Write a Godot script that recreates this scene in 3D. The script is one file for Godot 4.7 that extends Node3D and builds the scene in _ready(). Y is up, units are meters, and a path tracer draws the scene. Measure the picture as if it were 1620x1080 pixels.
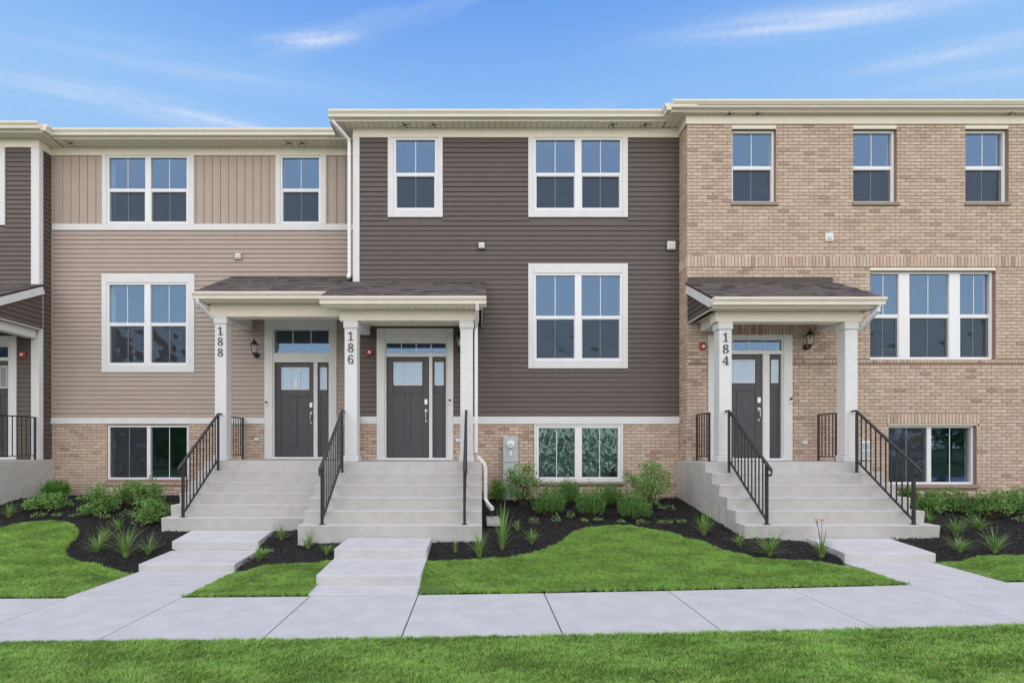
extends Node3D
# A row of new townhouses (190, 188, 186, 184) behind a pavement. y is up, metres;
# the street side faces +z, the viewer stands at x = 0, z = 0 on the added carriageway.

const EXPOSURE := 2.8
const EYE := Vector3(0, 1.75, 0)
const LANDING := 1.463      # height of every porch floor
const RISER := 0.188
const TREAD := 0.282

var rng := RandomNumberGenerator.new()
var M := {}
var names := {}

# ---------------------------------------------------------------- shapes
class Shape:
	var v := PackedVector3Array()
	var n := PackedVector3Array()
	var c := PackedColorArray()
	var u := PackedVector2Array()
	var tint := Color.WHITE
	var colored := false
	var xf := Transform3D.IDENTITY

	func tri(a: Vector3, b: Vector3, d: Vector3, out: Vector3) -> void:
		a = xf * a; b = xf * b; d = xf * d
		out = xf.basis * out
		var nn := (b - a).cross(d - a)
		if nn.length_squared() < 1e-16:
			return
		nn = nn.normalized()
		if nn.dot(out) < 0.0:
			var t := b; b = d; d = t
			nn = -nn
		v.append(a); v.append(d); v.append(b)
		for i in 3:
			n.append(nn)
			u.append(Vector2.ZERO)
			c.append(tint)

	func quad(a: Vector3, b: Vector3, d: Vector3, e: Vector3, out: Vector3) -> void:
		tri(a, b, d, out)
		tri(a, d, e, out)

	func box(x0: float, y0: float, z0: float, x1: float, y1: float, z1: float, b := 0.0) -> void:
		var lo := Vector3(minf(x0, x1), minf(y0, y1), minf(z0, z1))
		var hi := Vector3(maxf(x0, x1), maxf(y0, y1), maxf(z0, z1))
		b = minf(b, 0.45 * minf(hi.x - lo.x, minf(hi.y - lo.y, hi.z - lo.z)))
		for ax in 3:
			var i := (ax + 1) % 3
			var j := (ax + 2) % 3
			for s in [-1.0, 1.0]:
				var p := [Vector3.ZERO, Vector3.ZERO, Vector3.ZERO, Vector3.ZERO]
				var k := 0
				for q in [[0, 0], [1, 0], [1, 1], [0, 1]]:
					var w := Vector3.ZERO
					w[ax] = hi[ax] if s > 0 else lo[ax]
					w[i] = hi[i] - b if q[0] else lo[i] + b
					w[j] = hi[j] - b if q[1] else lo[j] + b
					p[k] = w
					k += 1
				var o := Vector3.ZERO
				o[ax] = s
				quad(p[0], p[1], p[2], p[3], o)
				if b > 0.0:
					for s2 in [-1.0, 1.0]:
						var e := []
						for q in [[0, 0], [0, 1], [1, 1], [1, 0]]:
							var w := Vector3.ZERO
							w[ax] = (hi[ax] if s > 0 else lo[ax]) - (s * b if q[0] else 0.0)
							w[i] = (hi[i] if s2 > 0 else lo[i]) - (0.0 if q[0] else s2 * b)
							w[j] = hi[j] - b if q[1] else lo[j] + b
							e.append(w)
						var o2 := Vector3.ZERO
						o2[ax] = s
						o2[i] = s2
						quad(e[0], e[1], e[2], e[3], o2)
		if b > 0.0:
			for sx in [-1.0, 1.0]:
				for sy in [-1.0, 1.0]:
					for sz in [-1.0, 1.0]:
						var k := Vector3(hi.x if sx > 0 else lo.x, hi.y if sy > 0 else lo.y, hi.z if sz > 0 else lo.z)
						tri(k - Vector3(0, sy, sz) * b, k - Vector3(sx, 0, sz) * b, k - Vector3(sx, sy, 0) * b, Vector3(sx, sy, sz))

	# a profile of (z, y) points swept from x0 to x1
	func prism(profile: Array, x0: float, x1: float) -> void:
		var p := PackedVector2Array(profile)
		var mid := Vector2.ZERO
		var area := 0.0
		for k in p.size():
			mid += p[k] / p.size()
			area += p[k].cross(p[(k + 1) % p.size()])
		for k in p.size():
			var a := p[k]
			var b := p[(k + 1) % p.size()]
			var o := Vector2(b.y - a.y, a.x - b.x) * (1.0 if area > 0 else -1.0)
			quad(Vector3(x0, a.y, a.x), Vector3(x1, a.y, a.x), Vector3(x1, b.y, b.x), Vector3(x0, b.y, b.x), Vector3(0, o.y, o.x))
		var t := Geometry2D.triangulate_polygon(p)
		for k in range(0, t.size(), 3):
			for s in [x0, x1]:
				tri(Vector3(s, p[t[k]].y, p[t[k]].x), Vector3(s, p[t[k + 1]].y, p[t[k + 1]].x), Vector3(s, p[t[k + 2]].y, p[t[k + 2]].x), Vector3(1.0 if s == maxf(x0, x1) else -1.0, 0, 0))

	# a straight bar of width w (across) and height h between two points
	func bar(a: Vector3, b: Vector3, w: float, h: float, up := Vector3.UP) -> void:
		var f := (b - a).normalized()
		var side := f.cross(up).normalized()
		var top := side.cross(f).normalized()
		var p := []
		for q in [[-1, -1], [1, -1], [1, 1], [-1, 1]]:
			p.append(side * (q[0] * w * 0.5) + top * (q[1] * h * 0.5))
		for k in 4:
			var o: Vector3 = p[k] + p[(k + 1) % 4]
			quad(a + p[k], a + p[(k + 1) % 4], b + p[(k + 1) % 4], b + p[k], o)
		quad(a + p[0], a + p[1], a + p[2], a + p[3], -f)
		quad(b + p[0], b + p[1], b + p[2], b + p[3], f)

	# a round or square tube along a path of points; radii may differ
	func tube(path: Array, radii: Array, sides := 8) -> void:
		var rings := []
		for k in path.size():
			var f: Vector3 = (path[mini(k + 1, path.size() - 1)] - path[maxi(k - 1, 0)]).normalized()
			var up := Vector3.UP if absf(f.y) < 0.95 else Vector3.BACK
			var side := f.cross(up).normalized()
			var top := side.cross(f).normalized()
			var ring := []
			var r: float = radii[mini(k, radii.size() - 1)]
			for j in sides:
				var a := TAU * (j + 0.5) / sides
				ring.append(path[k] + (side * cos(a) + top * sin(a)) * r)
			rings.append(ring)
		for k in path.size() - 1:
			for j in sides:
				var o: Vector3 = rings[k][j] + rings[k][(j + 1) % sides] - 2.0 * path[k]
				quad(rings[k][j], rings[k][(j + 1) % sides], rings[k + 1][(j + 1) % sides], rings[k + 1][j], o)
		for e in [0, path.size() - 1]:
			var o: Vector3 = path[e] - path[1 if e == 0 else e - 1]
			for j in range(1, sides - 1):
				tri(rings[e][0], rings[e][j], rings[e][j + 1], o)

	# (radius, height) pairs turned round the y axis at a place
	func lathe(at: Vector3, prof: Array, sides := 16) -> void:
		for k in prof.size() - 1:
			var a: Vector2 = prof[k]
			var b: Vector2 = prof[k + 1]
			for j in sides:
				var t0 := TAU * j / sides
				var t1 := TAU * (j + 1) / sides
				var d0 := Vector3(cos(t0), 0, sin(t0))
				var d1 := Vector3(cos(t1), 0, sin(t1))
				var o := (d0 + d1) * (b.y - a.y) + Vector3.UP * (a.x - b.x) * 2.0
				quad(at + d0 * a.x + Vector3.UP * a.y, at + d1 * a.x + Vector3.UP * a.y, at + d1 * b.x + Vector3.UP * b.y, at + d0 * b.x + Vector3.UP * b.y, o)

	func mesh(shift := Vector3.ZERO) -> ArrayMesh:
		var a := []
		a.resize(Mesh.ARRAY_MAX)
		if shift != Vector3.ZERO:
			for k in v.size():
				v[k] -= shift
		a[Mesh.ARRAY_VERTEX] = v
		a[Mesh.ARRAY_NORMAL] = n
		if colored:
			a[Mesh.ARRAY_COLOR] = c
		var m := ArrayMesh.new()
		m.add_surface_from_arrays(Mesh.PRIMITIVE_TRIANGLES, a)
		return m

# ---------------------------------------------------------------- nodes
func where(p: Node) -> Vector3:
	var s := Vector3.ZERO
	while p != self and p is Node3D:
		s += p.position
		p = p.get_parent()
	return s

func numbered(called: String) -> String:
	var k: int = names.get(called, 0)
	names[called] = k + 1
	return called if k == 0 else "%s_%03d" % [called, k]

func put(called: String, s: Shape, m: Material, parent: Node = self) -> MeshInstance3D:
	var o := MeshInstance3D.new()
	o.name = numbered(called) if parent == self else called
	o.mesh = s.mesh(where(parent))
	o.material_override = m
	parent.add_child(o, true)
	return o

func piece(called: String, mesh: Mesh, m: Material, parent: Node, at: Vector3, basis := Basis.IDENTITY) -> MeshInstance3D:
	var o := MeshInstance3D.new()
	o.name = called
	o.mesh = mesh
	o.material_override = m
	o.transform = Transform3D(basis, at - where(parent))
	parent.add_child(o, true)
	return o

func part(called: String, parent: Node, at: Vector3) -> Node3D:
	var o := Node3D.new()
	o.name = called
	o.position = at - where(parent)
	parent.add_child(o, true)
	return o

func tag(o: Node, label: String, category: String, group := "") -> Node:
	o.set_meta("label", label)
	o.set_meta("category", category)
	if group:
		o.set_meta("group", group)
	return o

func thing(called: String, label: String, category: String, at: Vector3, group := "") -> Node3D:
	var o := Node3D.new()
	o.name = numbered(called)
	o.position = at
	add_child(o, true)
	tag(o, label, category, group)
	return o

func setting(o: Node, kind := "structure") -> Node:
	o.set_meta("kind", kind)
	return o

# ---------------------------------------------------------------- materials
func lin(r: float, g: float, b: float, a := 1.0) -> Color:
	var c := Color(r, g, b).linear_to_srgb()
	c.a = a
	return c

func noise_tex(seed_: int, freq: float, lo: float, hi: float, octaves := 4, color := true, size := 512) -> ImageTexture:
	var f := FastNoiseLite.new()
	f.seed = seed_
	f.noise_type = FastNoiseLite.TYPE_SIMPLEX_SMOOTH
	f.frequency = freq
	f.fractal_octaves = octaves
	var im := f.get_seamless_image(size, size)
	im.convert(Image.FORMAT_L8)
	var d := im.get_data()
	for k in d.size():
		d[k] = int(255.0 * pow(clampf(lerpf(lo, hi, d[k] / 255.0), 0.0, 1.0), 1.0 / 2.2 if color else 1.0))
	return ImageTexture.create_from_image(Image.create_from_data(size, size, false, Image.FORMAT_L8, d))

func normal_tex(seed_: int, freq: float, octaves: int, bump: float, size := 512) -> ImageTexture:
	var f := FastNoiseLite.new()
	f.seed = seed_
	f.noise_type = FastNoiseLite.TYPE_SIMPLEX_SMOOTH
	f.frequency = freq
	f.fractal_octaves = octaves
	var im := f.get_seamless_image(size, size)
	im.convert(Image.FORMAT_RGBA8)
	im.bump_map_to_normal_map(bump)
	return ImageTexture.create_from_image(im)

func mat(called: String, col: Color, rough: float, tex: Texture2D = null, scale := 1.0, bump: Texture2D = null, bump_cm := 0.0, tex2: Texture2D = null, scale2 := 1.0) -> StandardMaterial3D:
	var m := StandardMaterial3D.new()
	m.resource_name = called
	m.albedo_color = col
	m.roughness = rough
	m.uv1_triplanar = true
	m.uv1_world_triplanar = true
	m.uv1_scale = Vector3.ONE * scale
	if tex:
		m.albedo_texture = tex
	if bump:
		m.heightmap_enabled = true
		m.heightmap_texture = bump
		m.heightmap_scale = bump_cm
	if tex2:
		m.detail_enabled = true
		m.detail_blend_mode = BaseMaterial3D.BLEND_MODE_MUL
		m.detail_albedo = tex2
		m.detail_uv_layer = BaseMaterial3D.DETAIL_UV_2
		m.uv2_triplanar = true
		m.uv2_world_triplanar = true
		m.uv2_scale = Vector3.ONE * scale2
	M[called] = m
	return m

func tinted(m: StandardMaterial3D) -> StandardMaterial3D:
	m.vertex_color_use_as_albedo = true
	return m

func glass(called: String, col: Color, share: float, waves: Texture2D, wave_scale: float, wave: float) -> void:
	var m := StandardMaterial3D.new()
	m.resource_name = called
	col.a = share
	m.albedo_color = col
	var im := Image.create(4, 4, false, Image.FORMAT_RGBA8)
	im.fill(Color.WHITE)
	m.albedo_texture = ImageTexture.create_from_image(im)
	m.transparency = BaseMaterial3D.TRANSPARENCY_ALPHA
	m.metallic = 1.0
	m.roughness = 0.02
	m.uv1_triplanar = true
	m.uv1_world_triplanar = true
	m.uv1_scale = Vector3.ONE * wave_scale
	if waves:
		m.normal_enabled = true
		m.normal_texture = waves
		m.normal_scale = wave
	M[called] = m

func make_materials() -> void:
	var fine := noise_tex(1, 0.09, 0.88, 1.0, 4)
	var coarse := noise_tex(2, 0.012, 0.92, 1.0, 4)
	var blotch := noise_tex(3, 0.02, 0.78, 1.0, 5)
	var stain := noise_tex(8, 0.015, 0.87, 1.04, 5)
	var grain := noise_tex(4, 0.2, 0.68, 1.0, 3)
	var relief := noise_tex(5, 0.12, 0.0, 1.0, 4, false)
	var speck := noise_tex(6, 0.35, 0.25, 1.3, 2)
	mat("trim", lin(0.78, 0.775, 0.775), 0.55, coarse, 0.5, relief, 0.02, fine, 1.5)
	mat("cream", lin(0.90, 0.82, 0.70), 0.5, coarse, 0.5, relief, 0.015, fine, 1.3)
	mat("soffit", lin(0.84, 0.76, 0.60), 0.6, coarse, 0.6)
	mat("vinyl", lin(0.78, 0.78, 0.79), 0.35)
	mat("muntin", lin(0.75, 0.76, 0.78), 0.4)
	mat("dark_siding", lin(0.114, 0.088, 0.075), 0.55, coarse, 0.35, relief, 0.03, fine, 1.2)
	mat("tan_siding", lin(0.445, 0.358, 0.302), 0.6, coarse, 0.35, relief, 0.03, fine, 1.2)
	mat("batten_siding", lin(0.47, 0.375, 0.315), 0.6, coarse, 0.35, relief, 0.03, fine, 1.2)
	mat("mortar", lin(0.37, 0.265, 0.20), 0.95, grain, 2.0, relief, 0.3)
	tinted(mat("brick", Color.WHITE, 0.9, grain, 3.0, relief, 0.35, blotch, 1.1))
	mat("stone_sill", lin(0.36, 0.30, 0.235), 0.85, grain, 2.0, relief, 0.2)
	mat("concrete_steps", lin(0.55, 0.535, 0.51), 0.9, fine, 0.9, relief, 0.08, stain, 0.45)
	mat("concrete_wall", lin(0.50, 0.475, 0.44), 0.9, blotch, 0.45, relief, 0.12, fine, 1.1)
	mat("concrete_walk", lin(0.555, 0.56, 0.56), 0.9, fine, 1.1, relief, 0.10, stain, 0.33)
	mat("joint", lin(0.06, 0.058, 0.055), 0.95)
	tinted(mat("shingle", Color.WHITE, 0.95, speck, 5.0, relief, 0.3))
	mat("flashing", lin(0.055, 0.042, 0.042), 0.5, coarse, 1.0)
	mat("door_paint", lin(0.062, 0.058, 0.070), 0.42, coarse, 0.8, grain, 0.03)
	mat("black_metal", lin(0.018, 0.018, 0.021), 0.38)
	mat("lantern_metal", lin(0.012, 0.011, 0.011), 0.4)
	var nickel := mat("nickel", lin(0.62, 0.60, 0.57), 0.3)
	nickel.metallic = 0.9
	mat("plastic", lin(0.78, 0.78, 0.78), 0.4)
	mat("plastic_dark", lin(0.02, 0.02, 0.022), 0.3)
	mat("grey_box", lin(0.46, 0.51, 0.52), 0.5, coarse, 2.0)
	mat("alarm_red", lin(0.42, 0.018, 0.02), 0.4)
	mat("digit", lin(0.035, 0.034, 0.036), 0.45)
	mat("paper", lin(0.8, 0.8, 0.8), 0.8)
	mat("drywall", lin(0.55, 0.54, 0.52), 0.9)
	mat("interior_floor", lin(0.22, 0.16, 0.11), 0.7)
	mat("curtain", lin(0.45, 0.55, 0.52), 0.9)
	mat("roofing", lin(0.07, 0.06, 0.06), 0.95, grain, 2.0)
	tinted(mat("mulch", Color.WHITE, 0.9, grain, 3.0, relief, 1.2))
	tinted(mat("mulch_chip", Color.WHITE, 0.75))
	mat("turf", lin(0.12, 0.22, 0.04), 0.95, grain, 2.0, relief, 1.0, blotch, 0.4)
	var blade := tinted(mat("blade", Color.WHITE, 0.6))
	blade.backlight_enabled = true
	blade.backlight = Color(0.35, 0.35, 0.35)
	blade.uv1_triplanar = false
	var leaf := tinted(mat("leaf", Color.WHITE, 0.5))
	leaf.backlight_enabled = true
	leaf.backlight = Color(0.3, 0.3, 0.3)
	leaf.uv1_triplanar = false
	mat("stem", lin(0.09, 0.06, 0.035), 0.9)
	mat("bark", lin(0.11, 0.085, 0.06), 0.95, grain, 1.0, relief, 2.0)
	var bulb := mat("petal", lin(0.72, 0.26, 0.08), 0.6)
	bulb.backlight_enabled = true
	bulb.backlight = Color(0.3, 0.15, 0.05)
	glass("glass", Color(0.53, 0.66, 0.81), 0.32, normal_tex(21, 0.006, 2, 4.0), 0.35, 0.02)
	glass("glass_wavy", Color(0.53, 0.66, 0.81), 0.32, normal_tex(22, 0.008, 2, 5.0), 0.5, 0.9)
	glass("glass_film", Color(0.50, 0.62, 0.61), 0.40, normal_tex(23, 0.012, 4, 7.0), 0.8, 0.35)
	(M.glass_film as StandardMaterial3D).uv1_scale = Vector3(1.5, 0.45, 1.0)
	glass("glass_door", Color(0.53, 0.66, 0.81), 0.32, null, 1.0, 0.0)
	var screen := StandardMaterial3D.new()
	screen.resource_name = "insect_screen"
	screen.albedo_color = Color(0.24, 0.25, 0.27, 0.30)
	screen.albedo_texture = (M.glass as StandardMaterial3D).albedo_texture
	screen.transparency = BaseMaterial3D.TRANSPARENCY_ALPHA
	screen.roughness = 0.8
	M.screen = screen
	var clear := StandardMaterial3D.new()
	clear.resource_name = "lantern_glass"
	clear.albedo_color = Color(0.9, 0.92, 0.93, 0.15)
	clear.transparency = BaseMaterial3D.TRANSPARENCY_ALPHA
	clear.roughness = 0.1
	M.clear = clear

# ---------------------------------------------------------------- ground
func walk_level(x: float) -> float:
	x = clampf(x, -7.0, 8.0)
	return 0.008 + 0.0155 * x + 0.0011 * x * x

# the front walks: x0, x1 and the height of the paving going back
const WALKS := [[-2.0, -0.706, [Vector2(6.24, 0.006), Vector2(6.5, 0.02), Vector2(6.65, 0.15), Vector2(7.3, 0.18), Vector2(7.45, 0.31), Vector2(8.17, 0.33)]], [-4.88, -3.50, [Vector2(6.24, -0.037), Vector2(7.5, -0.05), Vector2(7.72, 0.055), Vector2(8.35, 0.09), Vector2(8.5, 0.235), Vector2(9.02, 0.31)]], [5.12, 6.39, [Vector2(6.24, 0.108), Vector2(7.3, 0.125), Vector2(7.45, 0.262), Vector2(8.17, 0.32)]]]

func level(x: float, z: float) -> float:
	var y := slope_level(x, z)
	for w in WALKS:
		var away: float = maxf(0.0, maxf(w[0] - x, x - w[1]))
		var p: Array = w[2]
		if away >= 0.6 or -z < p[0].x or -z > p[-1].x:
			continue
		for k in p.size() - 1:
			if -z <= p[k + 1].x:
				var t: float = lerpf(p[k].y, p[k + 1].y, (-z - p[k].x) / (p[k + 1].x - p[k].x)) - 0.025
				if away == 0.0:
					t -= 0.05
				return lerpf(minf(y, t), y, smoothstep(0.08, 0.6, away))
	return y

func slope_level(x: float, z: float) -> float:
	var d := -z
	var s := walk_level(x)
	if d <= 6.23:
		return s - (0.12 if d < 1.38 and d > -7.38 else 0.0)
	var t := pow((minf(d, 10.8) - 6.23) / 4.57, 1.1 + 0.4 * (smoothstep(-2.4, -3.2, x) + smoothstep(4.2, 5.2, x)))
	return s * (1.0 - t) + (0.66 + 0.02 * clampf(x - 3.0, 0.0, 4.5)) * t

func sheet(xs: Array, zs: Array, lift: float, rough := 0.0, seed_ := 0) -> Shape:
	var s := Shape.new()
	var f := FastNoiseLite.new()
	f.seed = seed_
	f.frequency = 3.0
	for i in xs.size() - 1:
		for j in zs.size() - 1:
			var p := []
			for q in [[0, 0], [1, 0], [1, 1], [0, 1]]:
				var x: float = xs[i + q[0]]
				var z: float = zs[j + q[1]]
				p.append(Vector3(x, level(x, z) + lift + rough * f.get_noise_2d(x, z), z))
			s.quad(p[0], p[1], p[2], p[3], Vector3.UP)
	return s

func steps_of(a: float, b: float, d: float) -> Array:
	var r := []
	var k := int(ceil((b - a) / d))
	for i in k + 1:
		r.append(a + (b - a) * i / k)
	return r

# a sheet that follows the ground inside an outline of (x, z) points
func outlined(poly: Array, lift: float, cell := 0.3) -> Shape:
	var s := Shape.new()
	var pp := PackedVector2Array(poly)
	var lo := pp[0]
	var hi := pp[0]
	for q in pp:
		lo = lo.min(q)
		hi = hi.max(q)
	var x := lo.x
	while x < hi.x:
		var z := lo.y
		while z < hi.y:
			var sq := PackedVector2Array([Vector2(x, z), Vector2(x + cell, z), Vector2(x + cell, z + cell), Vector2(x, z + cell)])
			for g in Geometry2D.intersect_polygons(sq, pp):
				var t := Geometry2D.triangulate_polygon(g)
				for k in range(0, t.size(), 3):
					var w := []
					for m in 3:
						var q: Vector2 = g[t[k + m]]
						w.append(Vector3(q.x, level(q.x, q.y) + lift, q.y))
					s.tri(w[0], w[1], w[2], Vector3.UP)
			z += cell
		x += cell
	return s

# ---------------------------------------------------------------- walls
func cut(x0: float, x1: float, ya: float, yb: float, holes: Array) -> Array:
	var spans := [[x0, x1]]
	for h in holes:
		if h[3] <= ya + 0.001 or h[2] >= yb - 0.001:
			continue
		var left := []
		for s in spans:
			if h[1] <= s[0] or h[0] >= s[1]:
				left.append(s)
				continue
			if h[0] > s[0]:
				left.append([s[0], h[0]])
			if h[1] < s[1]:
				left.append([h[1], s[1]])
		spans = left
	return spans

func slab_with_holes(x0: float, x1: float, y0: float, y1: float, zf: float, zb: float, holes: Array) -> Shape:
	var s := Shape.new()
	var xs := [x0, x1]
	var ys := [y0, y1]
	for h in holes:
		for k in [h[0], h[1]]:
			if k > x0 and k < x1 and not xs.has(k):
				xs.append(k)
		for k in [h[2], h[3]]:
			if k > y0 and k < y1 and not ys.has(k):
				ys.append(k)
	xs.sort()
	ys.sort()
	var solid := func(i: int, j: int) -> bool:
		if i < 0 or j < 0 or i >= xs.size() - 1 or j >= ys.size() - 1:
			return false
		var mx: float = (xs[i] + xs[i + 1]) * 0.5
		var my: float = (ys[j] + ys[j + 1]) * 0.5
		for h in holes:
			if mx > h[0] and mx < h[1] and my > h[2] and my < h[3]:
				return false
		return true
	for i in xs.size() - 1:
		for j in ys.size() - 1:
			if not solid.call(i, j):
				continue
			var a: float = xs[i]
			var b: float = xs[i + 1]
			var c: float = ys[j]
			var d: float = ys[j + 1]
			for q in [[zf, 1.0], [zb, -1.0]]:
				s.quad(Vector3(a, c, q[0]), Vector3(b, c, q[0]), Vector3(b, d, q[0]), Vector3(a, d, q[0]), Vector3(0, 0, q[1]))
			if not solid.call(i - 1, j):
				s.quad(Vector3(a, c, zf), Vector3(a, d, zf), Vector3(a, d, zb), Vector3(a, c, zb), Vector3.LEFT)
			if not solid.call(i + 1, j):
				s.quad(Vector3(b, c, zf), Vector3(b, d, zf), Vector3(b, d, zb), Vector3(b, c, zb), Vector3.RIGHT)
			if not solid.call(i, j - 1):
				s.quad(Vector3(a, c, zf), Vector3(b, c, zf), Vector3(b, c, zb), Vector3(a, c, zb), Vector3.DOWN)
			if not solid.call(i, j + 1):
				s.quad(Vector3(a, d, zf), Vector3(b, d, zf), Vector3(b, d, zb), Vector3(a, d, zb), Vector3.UP)
	return s

# overlapping lap boards, one object each; u runs along the wall, w out of it
func siding(house: Node3D, u0: float, u1: float, y0: float, y1: float, holes: Array, m: Material, xf: Transform3D) -> void:
	var k := int(round((y1 - y0) / 0.1016))
	var e := (y1 - y0) / k
	var seam := 0.5
	for r in k:
		var y := y0 + r * e
		if r % 2 == 0:
			seam = rng.randf_range(0.3, 0.7)
		var spans := []
		for sp in cut(u0, u1, y + 0.012, y + e - 0.012, holes):
			var gap: float = lerpf(u0, u1, seam)
			if sp[1] - sp[0] > 2.6 and gap > sp[0] + 0.5 and gap < sp[1] - 0.5:
				spans.append([sp[0], gap - 0.0008])
				spans.append([gap + 0.0008, sp[1]])
			else:
				spans.append(sp)
		for sp in spans:
			if sp[1] - sp[0] < 0.02:
				continue
			var s := Shape.new()
			s.xf = xf
			var j := rng.randf_range(-0.0018, 0.0018)
			s.prism([Vector2(0.0005, y), Vector2(0.017 + j, y), Vector2(0.019 + j, y + 0.004), Vector2(0.0185 + j, y + 0.014), Vector2(0.005, y + e - 0.007), Vector2(0.0005, y + e - 0.007)], sp[0], sp[1])
			put("siding_board", s, m, house)

var brick_meshes := {}

func brick_tint() -> Color:
	var r := rng.randf()
	var b := Vector3(0.785, 0.605, 0.475)
	if r < 0.035:
		b = Vector3(0.57, 0.405, 0.315)
	elif r < 0.24:
		b = Vector3(0.71, 0.530, 0.415)
	elif r < 0.52:
		b = Vector3(0.82, 0.650, 0.520)
	elif r < 0.68:
		b = Vector3(0.80, 0.615, 0.470)
	b *= rng.randf_range(0.90, 1.08)
	return Color(b.x, b.y, b.z)

func brick_shape(s: Shape, x0: float, x1: float, y0: float, y1: float, z: float) -> void:
	var b := 0.004
	var d := 0.016
	s.quad(Vector3(x0 + b, y0 + b, z), Vector3(x1 - b, y0 + b, z), Vector3(x1 - b, y1 - b, z), Vector3(x0 + b, y1 - b, z), Vector3.BACK)
	var o := [Vector2(x0, y0), Vector2(x1, y0), Vector2(x1, y1), Vector2(x0, y1)]
	var c := Vector2((x0 + x1) * 0.5, (y0 + y1) * 0.5)
	for k in 4:
		var a: Vector2 = o[k]
		var e: Vector2 = o[(k + 1) % 4]
		var ai := Vector2(a.x + signf(c.x - a.x) * b, a.y + signf(c.y - a.y) * b)
		var ei := Vector2(e.x + signf(c.x - e.x) * b, e.y + signf(c.y - e.y) * b)
		var out := (a + e) * 0.5 - c
		s.quad(Vector3(a.x, a.y, z - b), Vector3(e.x, e.y, z - b), Vector3(ei.x, ei.y, z), Vector3(ai.x, ai.y, z), Vector3(out.x, out.y, 0.1))
		s.quad(Vector3(a.x, a.y, z - b), Vector3(e.x, e.y, z - b), Vector3(e.x, e.y, z - d), Vector3(a.x, a.y, z - d), Vector3(out.x, out.y, 0))

func shared_brick(w: float, h: float, k: int) -> Mesh:
	var key := "%.3f %.3f %d" % [w, h, k]
	if not brick_meshes.has(key):
		var s := Shape.new()
		s.colored = true
		s.tint = brick_tint()
		brick_shape(s, -w * 0.5, w * 0.5, -h * 0.5, h * 0.5, 0.0)
		brick_meshes[key] = s.mesh()
	return brick_meshes[key]

# running bond with soldier bands; the bricks nearest the viewer are objects, the others one mass
func brickwork(house: Node3D, x0: float, x1: float, y0: float, y1: float, z: float, holes: Array, soldiers: Array, singles: int, xf := Transform3D.IDENTITY, face := 0.010) -> void:
	var list := []
	var blocked := holes.duplicate()
	for b in soldiers:
		blocked.append(b)
		var n_ := int(round((b[1] - b[0]) / 0.0677))
		var e: float = (b[1] - b[0]) / n_
		for k in n_:
			for sp in cut(b[0] + k * e + 0.005, b[0] + (k + 1) * e - 0.005, b[2] + 0.004, b[3] - 0.004, holes):
				list.append([sp[0], sp[1], b[2] + 0.005, b[3] - 0.005, 0.010])
	var rows := int(round((y1 - y0) / 0.0677))
	var eh := (y1 - y0) / rows
	for r in rows:
		var ya := y0 + r * eh + 0.005
		var yb := y0 + (r + 1) * eh - 0.005
		for sp in cut(x0, x1, ya + 0.008, yb - 0.008, blocked):
			var x: float = floor((sp[0] - x0) / 0.2032) * 0.2032 + x0 - (0.1016 if r % 2 else 0.0)
			while x < sp[1]:
				var a: float = maxf(x + 0.005, sp[0] + 0.002)
				var b: float = minf(x + 0.198, sp[1] - 0.002)
				if b - a > 0.025:
					list.append([a, b, ya, yb, 0.0])
				x += 0.2032
	var order := []
	for k in list.size():
		var q: Array = list[k]
		if singles > 0 and (absf(q[1] - q[0] - 0.193) < 0.002 or q[4] > 0.0 and q[1] - q[0] > 0.05):
			var p := xf * Vector3((q[0] + q[1]) * 0.5, (q[2] + q[3]) * 0.5, z)
			order.append([p.distance_to(EYE), k])
	order.sort()
	var single := {}
	for k in mini(singles, order.size()):
		single[order[k][1]] = true
	var rest := Shape.new()
	rest.colored = true
	rest.xf = xf
	for k in list.size():
		var q: Array = list[k]
		var zz: float = z + face + q[4] + rng.randf_range(-0.0012, 0.0012)
		if single.has(k):
			var w: float = snappedf(q[1] - q[0], 0.001)
			var h: float = snappedf(q[3] - q[2], 0.001)
			piece("brick", shared_brick(w, h, rng.randi() % 14), M.brick, house, xf * Vector3((q[0] + q[1]) * 0.5, (q[2] + q[3]) * 0.5, zz), xf.basis)
		else:
			rest.tint = brick_tint()
			brick_shape(rest, q[0], q[1], q[2], q[3], zz)
	if rest.v.size():
		setting(put("brickwork", rest, M.brick, house), "stuff")

# rooms behind the front wall, so that the panes have something dark behind them
func shell(house: Node3D, x0: float, x1: float, z: float, holes: Array, ys: float) -> void:
	var zb := z - 7.0
	put("interior_wall", slab_with_holes(x0 + 0.01, x1 - 0.01, 0.05, 8.5, z - 0.162, z - 0.26, holes), M.drywall, house)
	for y in [0.02, 2.72, 5.82]:
		var f := Shape.new()
		f.box(x0 + 0.06, y, zb, x1 - 0.06, y + 0.12, z - 0.262)
		put("floor", f, M.interior_floor, house)
	var c := Shape.new()
	c.box(x0 + 0.02, 8.502, zb - 0.1, x1 - 0.02, 8.54, z - 0.165)
	put("ceiling", c, M.drywall, house)
	for x in [x0 + 0.003, x1 - 0.053]:
		var s := Shape.new()
		s.box(x, 0.02, zb, x + 0.05, 8.5, z - 0.262)
		put("side_wall", s, M.drywall, house)
	var b := Shape.new()
	b.box(x0, 0.0, zb - 0.15, x1, 8.5, zb - 0.002)
	put("back_wall", b, M.drywall, house)
	var r := Shape.new()
	r.prism([Vector2(z + 0.24, ys + 0.12), Vector2(z - 3.4, ys + 1.40), Vector2(zb - 0.4, ys + 0.12), Vector2(zb - 0.4, ys + 0.05), Vector2(z - 3.4, ys + 1.33), Vector2(z + 0.24, ys + 0.055)], x0 + 0.005, x1 - 0.005)
	put("roof", r, M.roofing, house)

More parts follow.
